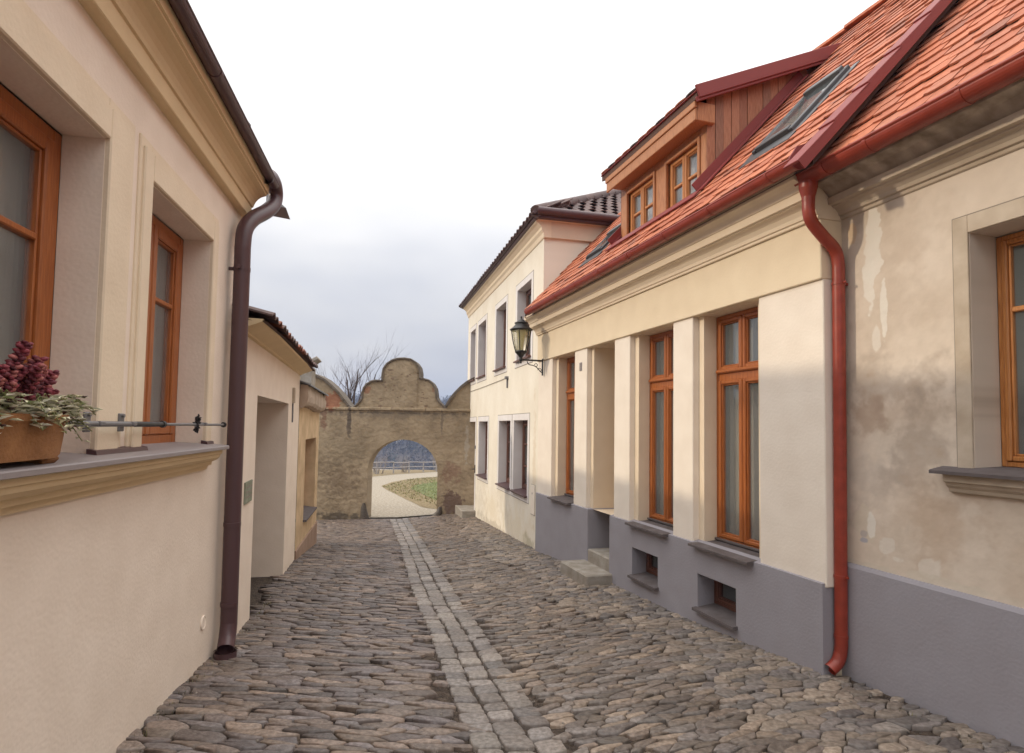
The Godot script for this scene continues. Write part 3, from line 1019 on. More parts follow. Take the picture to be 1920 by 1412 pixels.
func build_dormer() -> void:
	var mb := MB.new()
	var wf := -.2
	# front frame of timber: posts, header, rail between the windows
	fbox(mb, 1.50, 1.60, 2.18, 2.92, wf - .06, wf, .008)
	fbox(mb, 3.08, 3.19, 2.18, 2.92, wf - .06, wf, .008)
	fbox(mb, 2.20, 2.44, 2.18, 2.92, wf - .06, wf - .006, .008)
	fbox(mb, 1.60, 2.20, 2.82, 2.92, wf - .06, wf - .004, .006)
	fbox(mb, 2.44, 3.08, 2.82, 2.92, wf - .06, wf - .004, .006)
	var dm := obj("dormer", mb, M.dormer_wood, H)
	# trim round the openings
	for o in [[1.63, 2.20], [2.44, 3.05]]:
		mb = MB.new()
		bars(mb, o[0] - .025, o[1] + .02, 2.2, 2.835, .035, wf - .02, wf + .014, .006)
		obj("window_trim", mb, M.dormer_wood, dm)
	# front boarding above the windows and the soffit with its fascia
	mb = MB.new()
	fbox(mb, 1.517, 3.17, 2.90, 2.93, wf - .05, -.06, .004)
	obj("soffit", mb, M.dormer_wood, dm)
	mb = MB.new()
	fbox(mb, 1.45, 3.27, 2.885, 3.0, -.06, -.035, .006)
	fbox(mb, 1.44, 3.28, 3.0, 3.075, -.055, -.022, .006)
	fbox(mb, 1.452, 1.513, 2.887, 3.07, -.26, -.061, .006)
	obj("fascia", mb, M.dormer_wood, dm)
	# casement windows of the dormer
	for o in [[1.645, 2.185], [2.46, 3.035]]:
		var c: float = (o[0] + o[1]) * .5
		var bar := 2.52
		window(o[0], o[1], 2.2, 2.815, wf - .035, M.wood_light, [
			[o[0] + .025, c - .004, 2.225, 2.79, [bar]], [c + .004, o[1] - .025, 2.225, 2.79, [bar]]], .028, .032, {"curtain": M.net, "fold": .01, "name": "dormer_window", "shallow": true})
	# sloping roof of the dormer
	var sl := .452
	var a0 := 3.12
	mb = MB.new()
	for pr in [[1.40, 3.36, 0.0]]:
		var f0 := pt(pr[0], a0, -.02); var f1 := pt(pr[1], a0, -.02)
		var b0 := pt(pr[0], a0 + sl * 1.9, -1.92); var b1 := pt(pr[1], a0 + sl * 1.9, -1.92)
		var dn := dv(0, -.06, 0)
		mb.quad(f0, f1, b1, b0, Vector3.UP)
		mb.quad(f0 + dn, f1 + dn, b1 + dn, b0 + dn, Vector3.DOWN)
		mb.quad(f0, f1, f1 + dn, f0 + dn, dv(0, 0, 1))
		mb.quad(f0, b0, b0 + dn, f0 + dn, dv(-1, 0, 0))
		mb.quad(f1, b1, b1 + dn, f1 + dn, dv(1, 0, 0))
	obj("dormer_roof", mb, M.deck, dm)
	# red metal edge down the near side
	mb = MB.new()
	var th := atan(sl)
	for q in [[1.385, .0, .06], [1.40, -.07, .022]]:
		var c := pt(q[0], a0 + sl * .95 + q[1], -.97)
		var bs := Basis(dv(1, 0, 0), dv(0, cos(th), sin(th)), dv(0, sin(th), -cos(th)))
		mb.obox(Transform3D(bs, c), Vector3(.012, q[2], 1.05), .004)
	fbox(mb, 1.39, 3.36, a0 + .0, a0 + .012, -.1, .0, .003)
	obj("edge_flashing", mb, M.dark_red, dm)
	# tiles along the dormer's eave
	var bt := beaver(.176, .30, .014, .022)
	for r in 2:
		for k in 11:
			var t := Transform3D(Basis(), pt(1.49 + k * .18 + .09 * r, a0 + .025 + r * .07, -.0 - r * .15))
			var y := dv(0, sin(th), -cos(th)); var z := dv(0, cos(th), sin(th))
			t.basis = Basis(y.cross(z), y, z)
			obj_m("tile", bt, M.brown_tiles[k % 3] if k % 3 == 0 else M.tiles[1], dm).transform = t
	# cheek of upright boards, cut to the roof slope (near side, then far side)
	for side in 2:
		var uu := 1.515 if side == 0 else 3.175
		for k in 15:
			var x0 := .2 + k * .092
			var x1 := x0 + .087
			var lo0 := 1.70 + (.36 + x0) * 1.072 - .03; var lo1 := 1.70 + (.36 + x1) * 1.072 - .03
			var hi0 := a0 - .06 + sl * (x0 - .02); var hi1 := a0 - .06 + sl * (x1 - .02)
			if hi1 <= lo1 + .01:
				break
			mb = MB.new()
			mb.prism(PackedVector2Array([Vector2(-x0, lo0), Vector2(-x1, lo1), Vector2(-x1, hi1), Vector2(-x0, hi0)]), pt(uu + (.004 if k % 2 == 0 else 0.0), 0, 0), dv(0, 0, 1), dv(0, 1, 0), dv(-.022 if side == 0 else .022, 0, 0))
			obj("board", mb, M.board[(k * 7 + k / 3) % 4], dm)
	# flashing where the cheek meets the tiles
	mb = MB.new()
	var pr2 := deg_to_rad(47.0)
	for side in 2:
		var uu := 1.47 if side == 0 else 3.22
		var fr := slope_frame(uu, 1.675, .36, 47.0)
		mb.obox(fr * Transform3D(Basis(), Vector3(0, 1.62, .05)), Vector3(.045, .92, .008), .003)
		mb.obox(fr * Transform3D(Basis(), Vector3(-.016 if side == 0 else .015, 1.62, .085)), Vector3(.005, .92, .05), .002)
	mb.obox(slope_frame(2.35, 1.675, .36, 47.0) * Transform3D(Basis(), Vector3(0, .66, .05)), Vector3(.9, .06, .007), .002)
	obj("apron_flashing", mb, M.dark_red, dm)

# ------------------------------------------------------------------ right, near the camera: beige house with stains
func build_beige_house() -> void:
	house("beige_house", 2.24, -4.004, -17.0, -1.7, -1.0, "weathered beige house with peeling plaster, dark grey plinth and red downpipe")
	var mb := MB.new()
	var u0 := -6.0; var u1 := .12
	var tu0 := -3.0
	uv_for(mb, tu0, u1, -1.2, 1.75)
	var dark := Color(.29, .235, .19); var pale := Color(.74, .69, .61); var grey := Color(.40, .36, .325); var warm := Color(.50, .375, .27)
	var tex := wall_tex(tu0, u1, -1.2, 1.75, Vector2i(760, 720), Color(.65, .555, .455), .13, 77, [
		[-.30, .30, .5, .22, dark, .35, .9, 1.6], [-.45, .12, .45, .25, warm, .5, .9, 1.4], [-.55, -.05, .3, .3, dark, .4, 1.0, 1.6], [-.22, .08, .16, .2, Color(.36, .25, .18), .5, 1.0, 2.0],
		[-.5, -.45, .4, .35, warm, .35, .9, 1.3], [-.2, -.3, .3, .3, grey, .3, .9, 1.5], [-.7, -.55, .25, .3, warm, .45, .9, 1.6],
		[-.2, 1.42, .3, .12, Color(.40, .33, .26), .5, .9, 1.6], [-.5, 1.2, .35, .3, Color(.60, .50, .40), .5, .9, 1.5], [-.45, .85, .3, .4, Color(.52, .42, .33), .4, 1.0, 1.5],
		[-.27, 1.19, .07, .26, pale, .9, .8, 9.0], [-.25, .93, .045, .2, pale, .85, .9, 9.0], [-.345, .80, .028, .19, pale, .85, .4, 9.0], [-.29, .62, .03, .1, pale, .6, .5, 6.0],
		[-.12, 1.33, .035, .07, Color(.62, .46, .30), .8, .6, 8.0],
		[-.19, -.60, .075, .13, Color(.63, .55, .44), .8, .5, 8.0], [-.235, -.58, .03, .09, pale, .9, .4, 8.0], [-.175, -.70, .035, .02, Color(.36, .36, .42), .8, .9, 4.0], [-.17, -.655, .028, .02, Color(.42, .38, .37), .7, .9, 4.0],
		[-.36, -.70, .05, .05, pale, .55, 1.6, 5.0], [-.40, -.77, .06, .03, pale, .55, 1.6, 5.0], [-.62, -.78, .05, .05, pale, .5, 1.6, 5.0], [-.7, -.84, .3, .03, Color(.62, .55, .45), .7, .9, 5.0], [-.2, -.85, .25, .02, Color(.6, .53, .43), .7, .9, 5.0],
		[-1.4, -.5, .6, .4, warm, .3, 1.0, 1.4], [-2.0, .2, .6, .8, dark, .25, 1.0, 1.4]])
	var wm := uv_plaster(tex)
	wm.normal_enabled = true; wm.normal_texture = M.coarse; wm.normal_scale = .12
	M.stained = wm
	wall_cells(mb, u0, u1, -.9, 1.56, 0.0, [[-1.78, -.875, -.2, 1.10, .2]])
	mb.quad(pt(u0, -1.9, -.1), pt(u0, 1.7, -.1), pt(u0, 1.7, -4.5), pt(u0, -1.9, -4.5), dv(-1, 0, 0))
	mb.quad(pt(u0, -1.9, -4.5), pt(u1, -1.9, -4.5), pt(u1, 1.7, -4.5), pt(u0, 1.7, -4.5), dv(0, 0, -1))
	obj("wall", mb, wm, H)
	# window surround with a groove round it
	mb = MB.new()
	for q in [[-.872, -.79, -.2, 1.20], [-1.88, -1.783, -.2, 1.20], [-1.783, -.872, 1.103, 1.199]]:
		uv_for(mb, tu0, u1, -1.2, 1.75)
		fbox(mb, q[0], q[1], q[2], q[3], -.02, .012, .003)
	obj("window_surround", mb, M.moulding_grey, H)
	mb = MB.new()
	for q in [[-.79, -.782, -.2, 1.208], [-1.888, -1.88, -.2, 1.208], [-1.88, -.79, 1.20, 1.208]]:
		fbox(mb, q[0], q[1], q[2], q[3], -.01, .0025, .0)
	obj("surround_groove", mb, M.line, H)
	window(-1.78, -.875, -.175, 1.095, -.2, M.wood_light, [[-1.755, -1.332, -.145, 1.07, [.68]], [-1.323, -.90, -.145, 1.07, [.68]]], .028, .03, {"bar_mat": M.wood_light})
	mb = MB.new()
	sweep(mb, [[-.21, -.175], [.0, -.182], [.10, -.2], [.108, -.205], [.108, -.222], [-.21, -.222]], -1.98, -.70)
	obj("sill", mb, M.slate, H)
	mb = MB.new()
	sweep(mb, [[-.05, -.223], [.075, -.223], [.075, -.262], [.06, -.268], [.052, -.285], [.035, -.3], [.03, -.318], [.012, -.322], [.012, -.33], [-.05, -.33]], -1.92, -.755)
	obj("sill_moulding", mb, M.moulding_grey, H)
	# cornice, sooty at the top end
	mb = MB.new()
	sweep(mb, [[-.1, 1.455], [.008, 1.455], [.014, 1.46], [.014, 1.478], [.03, 1.484], [.036, 1.505], [.06, 1.527], [.085, 1.535], [.088, 1.545], [.12, 1.548], [.125, 1.592], [-.1, 1.592]], u0, .0)
	obj("cornice", mb, M.moulding_grey, H)
	mb = MB.new()
	sweep(mb, [[-.1, 1.591], [.105, 1.591], [.13, 1.615], [.17, 1.648], [.235, 1.67], [.25, 1.70], [.25, 1.74], [-.1, 1.74]], u0, .01)
	obj("eaves_board", mb, M.sooty, H)
	# plinth
	mb = MB.new()
	sweep(mb, [[-.1, -2.0], [.035, -2.0], [.035, -.885], [.018, -.862], [-.1, -.862]], u0, .05)
	obj("plinth", mb, M.plinth, H)
	# roof
	mb = MB.new()
	var pr := deg_to_rad(47.0)
	var rs := 3.6
	var e1 := pt(0, 1.777, .27); var rdg := pt(0, 1.595 + sin(pr) * rs, .44 - cos(pr) * rs); var bk := pt(0, 1.595, .44 - 2 * cos(pr) * rs)
	for a in [[e1, rdg], [rdg, bk]]:
		mb.quad(a[0] + dv(u0, 0, 0), a[0] + dv(-.1, 0, 0), a[1] + dv(-.1, 0, 0), a[1] + dv(u0, 0, 0), Vector3.UP)
		mb.quad(a[0] + dv(u0, -.05, 0), a[0] + dv(-.1, -.05, 0), a[1] + dv(-.1, -.05, 0), a[1] + dv(u0, -.05, 0), Vector3.DOWN)
	var roof := obj("roof", mb, M.deck, H)
	var fr := slope_frame(-.1, 1.61, .44, 47.0)
	var tile := beaver(.154, .31, .011, .024)
	lay_tiles(roof, fr, 20, .16, .15, rs - .1, .14, tile, M.tiles, .024, .31, func(ul, s): return true)
	gutter(u0, -.0, .32, 1.715, .066, M.red_metal, [-.24, -.56, -1.1, -1.7])
	mb = MB.new()
	sweep(mb, [[.254, 1.715], [.262, 1.68], [.295, 1.655], [.325, 1.649], [.36, 1.66], [.38, 1.685], [.386, 1.715]], -.006, .002)
	mb.tube([pt(u0, 1.72, .386), pt(.002, 1.72, .386)], .010, 8)
	obj("gutter_lip", mb, M.red_metal, H)
	# downpipe
	mb = MB.new()
	mb.lathe([Vector2(.039, -.17), Vector2(.042, -.11), Vector2(.058, -.05), Vector2(.06, 0)], 20, pt(-.075, 1.67, .32))
	var path := smooth_path([pt(-.075, 1.53, .32), pt(-.075, 1.46, .318), pt(-.075, 1.39, .29), pt(-.075, 1.30, .19), pt(-.075, 1.235, .11), pt(-.075, 1.15, .078), pt(-.075, .95, .075), pt(-.07, 0, .075), pt(-.06, -1.25, .075), pt(-.058, -1.42, .077), pt(-.055, -1.50, .10), pt(-.05, -1.55, .16)], 7)
	mb.tube(path, .040, 20, false)
	mb.tube([pt(-.058, -1.42, .077), pt(-.0545, -1.503, .105), pt(-.05, -1.545, .157)], .036, 16, false)
	var dp := obj("downpipe", mb, M.red_metal, H)
	for q in [[1.0, -.075], [-.95, -.0625], [-1.34, -.059]]:
		mb = MB.new()
		mb.tube([pt(q[1], q[0] - .010, .075), pt(q[1], q[0] + .010, .075)], .0435, 20)
		if q[0] != -1.34:
			fbox(mb, q[1] - .01, q[1] + .01, q[0] - .01, q[0] + .01, 0.0, .1, .003)
			fbox(mb, q[1] - .06, q[1] - .04, q[0] - .007, q[0] + .007, .068, .08, .002)
		obj("pipe_clip", mb, M.red_metal, dp)

# ------------------------------------------------------------------ right, far: two-storey house
func build_far_house() -> void:
	house("two_storey_house", .388, -9.45, -13.8, -2.35, -1.0, "pale cream two-storey house with brown tiled roof beside the arched gate")
	var mb := MB.new()
	var ug := -.34; var ue := 6.75
	var up := [[5.6, 6.32], [4.24, 5.2], [2.19, 3.14], [.35, 1.31]]
	var low := [[3.86, 4.93], [1.70, 2.70], [.47, 1.44]]
	var ops := []
	for o in up:
		ops.append([o[0], o[1], 1.2, 2.51, .17])
	for o in low:
		ops.append([o[0], o[1], -1.15, .125, .17])
	ops.append([5.4, 6.3, -2.1, .13, .25])
	uv_for(mb, ug, ue, -2.5, 3.3)
	var tex := wall_tex(ug, ue, -2.5, 3.3, Vector2i(500, 400), Color(.80, .735, .62), .07, 55, [
		[1.2, -1.85, 1.3, .5, Color(.74, .62, .42), .4, .8, 1.4], [3.3, -1.75, 1.3, .45, Color(.72, .61, .43), .4, .8, 1.5], [2.2, -1.6, .7, .35, Color(.56, .51, .43), .3, .9, 1.7],
		[4.6, -1.8, .9, .4, Color(.55, .49, .4), .3, .9, 1.6], [.3, -1.9, .35, .2, Color(.36, .31, .18), .5, .8, 2.0], [3.0, -2.1, 3.0, .14, Color(.42, .36, .27), .5, .8, 1.8], [.05, -.6, .1, 1.2, Color(.68, .57, .42), .6, .7, 2.0]])
	wall_cells(mb, ug, ue, -2.6, 3.05, 0.0, ops)
	# gable wall towards the camera, far end and back
	mb.quad(pt(ug, -2.6, 0), pt(ug, 3.05, 0), pt(ug, 3.05, -6), pt(ug, -2.6, -6), dv(-1, 0, 0))
	mb.quad(pt(ue, -2.6, 0), pt(ue, 3.05, 0), pt(ue, 3.05, -6), pt(ue, -2.6, -6), dv(1, 0, 0))
	mb.quad(pt(ug, -2.6, -6), pt(ue, -2.6, -6), pt(ue, 3.05, -6), pt(ug, 3.05, -6), dv(0, 0, -1))
	obj("wall", mb, uv_plaster(tex), H)
	# cornice along the street and round the gable
	mb = MB.new()
	sweep(mb, [[-.1, 2.985], [.012, 2.985], [.02, 3.0], [.03, 3.06], [.06, 3.10], [.06, 3.15], [.11, 3.2], [.15, 3.22], [.15, 3.26], [-.1, 3.26]], ug - .06, ue + .05)
	obj("cornice", mb, M.cream_trim, H)
	mb = MB.new()
	mb.box(pt(ug - .05, 2.985, .012), pt(ug, 3.24, -6.0), .006)
	mb.box(pt(ug - .10, 3.24, .13), pt(ug, 3.29, -6.0), .006)
	obj("gable_band", mb, M.reveal, H)
	# white window surrounds, windows, sills
	for k in 8:
		var o: Array = up[k] if k < 4 else (low[k - 4] if k < 7 else [5.4, 6.3])
		var v0 := 1.2 if k < 4 else (-1.15 if k < 7 else -2.1)
		var v1 := 2.51 if k < 4 else .125
		var t := .11
		mb = MB.new()
		var wo := .006
		fbox(mb, o[0] - t, o[0], v0 - (t if k < 7 else 0.0), v1 + t, -.02, wo, .002)
		fbox(mb, o[1], o[1] + t, v0 - (t if k < 7 else 0.0), v1 + t, -.02, wo, .002)
		fbox(mb, o[0], o[1], v1, v1 + t, -.02, wo, .002)
		if k < 7:
			fbox(mb, o[0], o[1], v0 - t, v0, -.02, wo, .002)
		for q in [[o[0], o[0] + .002], [o[1] - .002, o[1]]]:
			fbox(mb, q[0], q[1], v0, v1, -.165, 0.0, 0.0)
		fbox(mb, o[0], o[1], v1 - .002, v1, -.165, 0.0, 0.0)
		obj("window_surround", mb, M.surround_white, H)
		mb = MB.new()
		bars(mb, o[0] - t - .012, o[1] + t + .012, v0 - t - .012, v1 + t + .012, .011, -.01, .0035, 0.0)
		obj("surround_groove", mb, M.line, H)
		if k < 7:
			var c: float = (o[0] + o[1]) * .5
			var h := v1 - v0
			var bs := [v0 + h * .35, v0 + h * .66]
			window(o[0], o[1], v0 + .02, v1, -.165, M.wood_dark, [[o[0] + .04, c, v0 + .06, v1 - .04, bs], [c, o[1] - .04, v0 + .06, v1 - .04, bs]], .045, .05, {"curtain": M.dim_curtain, "fold": .01})
			mb = MB.new()
			sweep(mb, [[-.17, v0 + .03], [.06, v0], [.06, v0 - .025], [-.17, v0 - .025]], o[0] - .03, o[1] + .03)
			obj("sill", mb, M.brown_metal if k >= 4 else M.wood_dark, H)
	mb = MB.new()
	fbox(mb, 5.4, 6.3, -2.1, .12, -.25, -.2, .005)
	var door := obj("door", mb, M.surround_white, H)
	for q in [[5.5, 5.82], [5.88, 6.2]]:
		mb = MB.new()
		fbox(mb, q[0], q[1], -1.95, -.3, -.2, -.19, .008)
		obj("door_panel", mb, M.surround_white, door)
	mb = MB.new()
	fbox(mb, 5.31, 5.345, -1.15, -.95, .006, .02, .004)
	mb.tube([pt(5.33, -1.05, .02), pt(5.33, -1.05, .06), pt(5.42, -1.06, .06)], .011, 8)
	obj("door_handle", mb, M.black_iron, H)
	mb = MB.new()
	fbox(mb, 5.30, 5.35, -.55, -.47, .006, .03, .004)
	obj("door_bell", mb, M.grey_metal, H)
	mb = MB.new()
	fbox(mb, 5.2, 6.4, -2.5, -2.06, -.2, .34, .015)
	obj("step", mb, M.concrete, H)
	# cable along the facade, bracket, meter cupboard
	mb = MB.new()
	mb.tube([pt(6.7, .92, .008), pt(4.5, .93, .008), pt(2.1, .96, .008)], .006, 6)
	obj("cable", mb, M.line, H)
	mb = MB.new()
	fbox(mb, 1.93, 2.02, .93, .985, .0, .06, .004)
	fbox(mb, 1.96, 1.99, .76, .94, .0, .03, .004)
	obj("wall_bracket", mb, M.grey_metal, H)
	mb = MB.new()
	fbox(mb, -.02, .2, -1.40, -.93, -.02, .012, .004)
	var mc := obj("meter_door", mb, M.white_cream, H)
	mb = MB.new()
	bars(mb, -.03, .21, -1.41, -.92, .006, -.01, .006, 0.0)
	obj("meter_frame", mb, M.line, mc)
	mb = MB.new()
	fbox(mb, .10, .115, -1.08, -1.05, .012, .018, .002)
	obj("meter_lock", mb, M.line, mc)
	# hipped roof; deck, then tiles on the slope that faces the camera
	var eu0 := ug - .20; var eu1 := ue + .12; var ew := .2; var ebk := -6.2
	var ev := 3.28
	var sp := .62
	var half: float = (ew - ebk) * .5
	var r0 := pt(eu0 + half, ev + sp * half, ew - half); var r1 := pt(maxf(eu0 + half + .1, eu1 - half), ev + sp * half, ew - half)
	var c00 := pt(eu0, ev, ew); var c10 := pt(eu1, ev, ew); var c01 := pt(eu0, ev, ebk); var c11 := pt(eu1, ev, ebk)
	mb = MB.new()
	mb.quad(c00, c10, r1, r0, Vector3.UP)
	mb.quad(c01, c11, r1, r0, Vector3.UP)
	mb.tri(c00, c01, r0, Vector3.UP)
	mb.tri(c10, c11, r1, Vector3.UP)
	mb.quad(c00, c10, c11, c01, Vector3.DOWN)
	var roof := obj("roof", mb, M.deck, H)
	# slope towards the camera: x along -w, y up
	var y := dv(1, sp, 0).normalized()
	var xx := dv(0, 0, -1)
	var zz := xx.cross(y)
	if zz.y < 0.0:
		zz = -zz
	var fr := Transform3D(Basis(y.cross(zz), y, zz), c00 if y.cross(zz).dot(dv(0, 0, -1)) > 0.0 else c01)
	var wt := wavy(.215, .36, .014)
	var k1 := sqrt(1.0 + sp * sp)
	var from_front := fr.origin == c00
	lay_tiles(roof, fr, int((ew - ebk) / .20), .20, -.02, half * k1, .28, wt, M.brown_tiles, .03, .36, func(ul, s):
		var q: float = ul if from_front else (ew - ebk) - ul
		return s / k1 < minf(q, (ew - ebk) - q) + .02)
	# street slope tiles, seen only at the eave
	var fr2 := Transform3D(Basis(), c10)
	var y2 := dv(0, sp, -1).normalized()
	var z2 := dv(0, 1, sp).normalized()
	fr2.basis = Basis(y2.cross(z2), y2, z2)
	fr2.origin = c10 if y2.cross(z2).dot(dv(1, 0, 0)) < 0.0 else c00
	lay_tiles(roof, fr2, int((eu1 - eu0) / .20), .20, -.04, .9, .28, wt, M.brown_tiles, .03, .36, func(ul, s): return s / k1 < minf(ul, (eu1 - eu0) - ul) + .05, 120)
	for k in 13:
		var a := c00.lerp(r0, k / 13.0) + Vector3(0, .045, 0)
		var b := c00.lerp(r0, (k + 1.12) / 13.0) + Vector3(0, .06, 0)
		mb = MB.new()
		mb.tube([a, b], [.095, .085], 10)
		obj("hip_tile", mb, M.brown_tiles[k % 3], roof)
	# dark gutters along both eaves, box edge below
	mb = MB.new()
	mb.box(pt(eu0 + .02, ev - .035, ew - .02), pt(eu0 + .10, ev + .015, ebk), .004)
	mb.box(pt(eu0 + .12, ev - .035, ew - .07), pt(eu1, ev + .012, ew - .01), .004)
	obj("eaves_edge", mb, M.brown_metal, H)
	mb = MB.new()
	mb.tube([pt(eu0 - .02, ev + .06, ew - .02), pt(eu0 - .02, ev + .05, ebk)], .06, 12)
	mb.tube([pt(eu0 - .02, ev + .04, ew + .01), pt(eu1, ev + .02, ew + .01)], .035, 10)
	obj("gutter", mb, M.brown_metal, H)

# ------------------------------------------------------------------ left, near the camera
func build_left_house() -> void:
	house("corniced_house", -2.071, -4.21, -10.8, -1.75, 1.0, "cream house with ochre cornice, orange-brown windows and dark brown downpipe")
	var mb := MB.new()
	var u0 := -6.5; var u1 := .30
	var o1 := [-2.78, -1.83]; var o2 := [-1.39, -.43]
	wall_cells(mb, u0, u1, -2.0, 1.64, 0.0, [[o1[0], o1[1], -.15, 1.185, .16], [o2[0], o2[1], -.15, 1.185, .16]])
	mb.quad(pt(u1, -2.0, 0), pt(u1, 1.7, 0), pt(u1, 1.7, -5), pt(u1, -2.0, -5), dv(1, 0, 0))
	mb.quad(pt(u0, -2.0, 0), pt(u0, 1.7, 0), pt(u0, 1.7, -5), pt(u0, -2.0, -5), dv(-1, 0, 0))
	mb.quad(pt(u0, -2.0, -5), pt(u1, -2.0, -5), pt(u1, 1.7, -5), pt(u0, 1.7, -5), dv(0, 0, -1))
	obj("wall", mb, M.cream_pink, H)
	for q in [[o1[0] - .25, o1[1] + .25, o1], [o2[0] - .13, o2[1] + .13, o2]]:
		mb = MB.new()
		var o: Array = q[2]
		var a: float = q[0]; var b: float = q[1]
		var t := 1.37
		# outer band
		fbox(mb, a, o[0] - .003, -.13, t, -.02, .010, .004); fbox(mb, o[1] + .003, b, -.13, t, -.02, .010, .004); fbox(mb, o[0] - .003, o[1] + .003, 1.189, t - .001, -.02, .009, .004)
		# inner plate, proud of it
		var i0: float = lerpf(a, o[0], .22); var i1: float = lerpf(b, o[1], .22); var it := t - .045
		fbox(mb, i0, o[0] - .002, -.13, it, -.01, .024, .006); fbox(mb, o[1] + .002, i1, -.13, it, -.01, .024, .006); fbox(mb, o[0] - .002, o[1] + .002, 1.188, it - .001, -.01, .0235, .006)
		obj("window_surround", mb, M.cream_trim, H)
	for o in [o1, o2]:
		var c: float = (o[0] + o[1]) * .5
		window(o[0], o[1], -.13, 1.18, -.16, M.wood, [[o[0] + .05, c - .006, -.075, 1.13, [.715]], [c + .006, o[1] - .05, -.075, 1.13, [.715]]], .055, .06, {"curtain": M.blind, "fold": 0.004})
	# continuous sill: sheet metal on a moulding
	mb = MB.new()
	sweep(mb, [[-.17, -.125], [0.0, -.135], [.125, -.15], [.13, -.155], [.13, -.172], [.122, -.175], [-.17, -.16]], u0, -.30)
	obj("sill", mb, M.ledge_metal, H)
	for q in [[-1.855, -1.36], [-.455, -.32], [-3.1, -2.75]]:
		mb = MB.new()
		sweep(mb, [[.0, -.14], [.040, -.142], [.036, -.122], [.0, -.114]], q[0], q[1])
		obj("sill_upstand", mb, M.brown_metal, H)
	mb = MB.new()
	sweep(mb, [[-.02, -.173], [.105, -.173], [.105, -.20], [.095, -.206], [.09, -.225], [.07, -.243], [.045, -.252], [.04, -.275], [.02, -.28], [.014, -.305], [-.02, -.305]], u0, -.36)
	obj("sill_moulding", mb, M.ochre_trim, H)
	# cornice: its far end returns to the wall as a curve
	mb = MB.new()
	var prof := [[-.1, 1.602], [.055, 1.602], [.06, 1.607], [.06, 1.695], [.072, 1.70], [.078, 1.72], [.09, 1.745], [.108, 1.768], [.13, 1.785], [.155, 1.795], [.168, 1.80], [.168, 1.812], [.182, 1.815], [.184, 1.885], [-.1, 1.885]]
	sweep(mb, prof, u0, u1 + .03)
	obj("cornice", mb, M.ochre_trim, H)
	# low roof behind the eave
	mb = MB.new()
	var e := [pt(u0, 1.895, .22), pt(u1 + .1, 1.895, .22), pt(u1 + .1, 2.95, -2.6), pt(u0, 2.95, -2.6)]
	var f := [pt(u0, 2.95, -2.6), pt(u1 + .1, 2.95, -2.6), pt(u1 + .1, 1.895, -5.4), pt(u0, 1.895, -5.4)]
	for r in [e, f]:
		mb.quad(r[0], r[1], r[2], r[3], Vector3.UP)
		var dn := Vector3(0, -.03, 0)
		mb.quad(r[0] + dn, r[1] + dn, r[2] + dn, r[3] + dn, Vector3.DOWN)
	mb.quad(e[0], e[1], e[1] + Vector3(0, -.03, 0), e[0] + Vector3(0, -.03, 0), dv(0, 0, 1))
	mb.tri(pt(u1 + .1, 1.87, .2), pt(u1 + .1, 2.95, -2.6), pt(u1 + .1, 1.87, -5.4), dv(1, 0, 0))
	var roof := obj("roof", mb, M.deck, H)
	lay_tiles(roof, slope_frame(u0 + 3.0, 1.90, .22, 20.5), 20, .18, 0.0, 1.2, .155, beaver(.154, .31, .011, .024), M.brown_tiles, .034, .33, func(ul, s): return ul < 3.75, 100)
	gutter(u0, u1 + .02, .222, 1.895, .038, M.brown_metal, [-1.2])
	# downpipe with its swan neck
	mb = MB.new()
	var path := smooth_path([pt(.14, 1.885, .20), pt(.25, 1.925, .21), pt(.37, 1.915, .215), pt(.43, 1.85, .215), pt(.40, 1.76, .205), pt(.28, 1.655, .175), pt(.12, 1.54, .125), pt(.03, 1.43, .095), pt(.0, 1.30, .09), pt(0, 1.1, .09), pt(0, 0, .09), pt(.01, -1.30, .09), pt(.01, -1.42, .09), pt(-.025, -1.51, .092), pt(-.09, -1.565, .10)], 7)
	mb.tube(path, .056, 20, false)
	var dp := obj("downpipe", mb, M.brown_metal, H)
	for q in [1.12, -.72, -1.28]:
		mb = MB.new()
		mb.tube([pt(.0, q - .014, .09), pt(.0, q + .014, .09)], .0585, 20)
		if q > 0.0:
			fbox(mb, -.008, .008, q - .012, q + .012, 0, .05, .002)
			fbox(mb, -.085, -.055, q - .014, q + .014, .075, .095, .003)
		obj("pipe_clip", mb, M.brown_metal, dp)
	mb = MB.new()
	mb.tube([pt(-.085, -1.58, .10), pt(-.085, -1.68, .10)], [.072, .076], 18, false)
	mb.tube([pt(-.085, -1.582, .10), pt(-.085, -1.574, .10)], .078, 18, false)
	obj("pipe_shoe", mb, M.brown_metal, dp)
	# round cover low on the wall
	mb = MB.new()
	var ring := []
	for k in 25:
		var a := TAU * k / 24
		ring.append(pt(-.27 + cos(a) * .042, -1.32 + sin(a) * .042, .003))
	mb.tube(ring, .007, 8, false)
	mb.tube([pt(-.27, -1.32, 0), pt(-.27, -1.32, .006)], .042, 24)
	obj("vent_cover", mb, M.cream_pink, H)
	# pointed lead corner pieces of the eave beyond the pipe
	mb = MB.new()
	mb.prism(PackedVector2Array([Vector2(.1, 1.84), Vector2(.26, 1.82), Vector2(.1, 1.95)]), pt(.62, 0, 0), dv(0, 0, 1), dv(0, 1, 0), dv(.2, -.03, 0))
	obj("eave_corner_piece", mb, M.grey_metal, H)

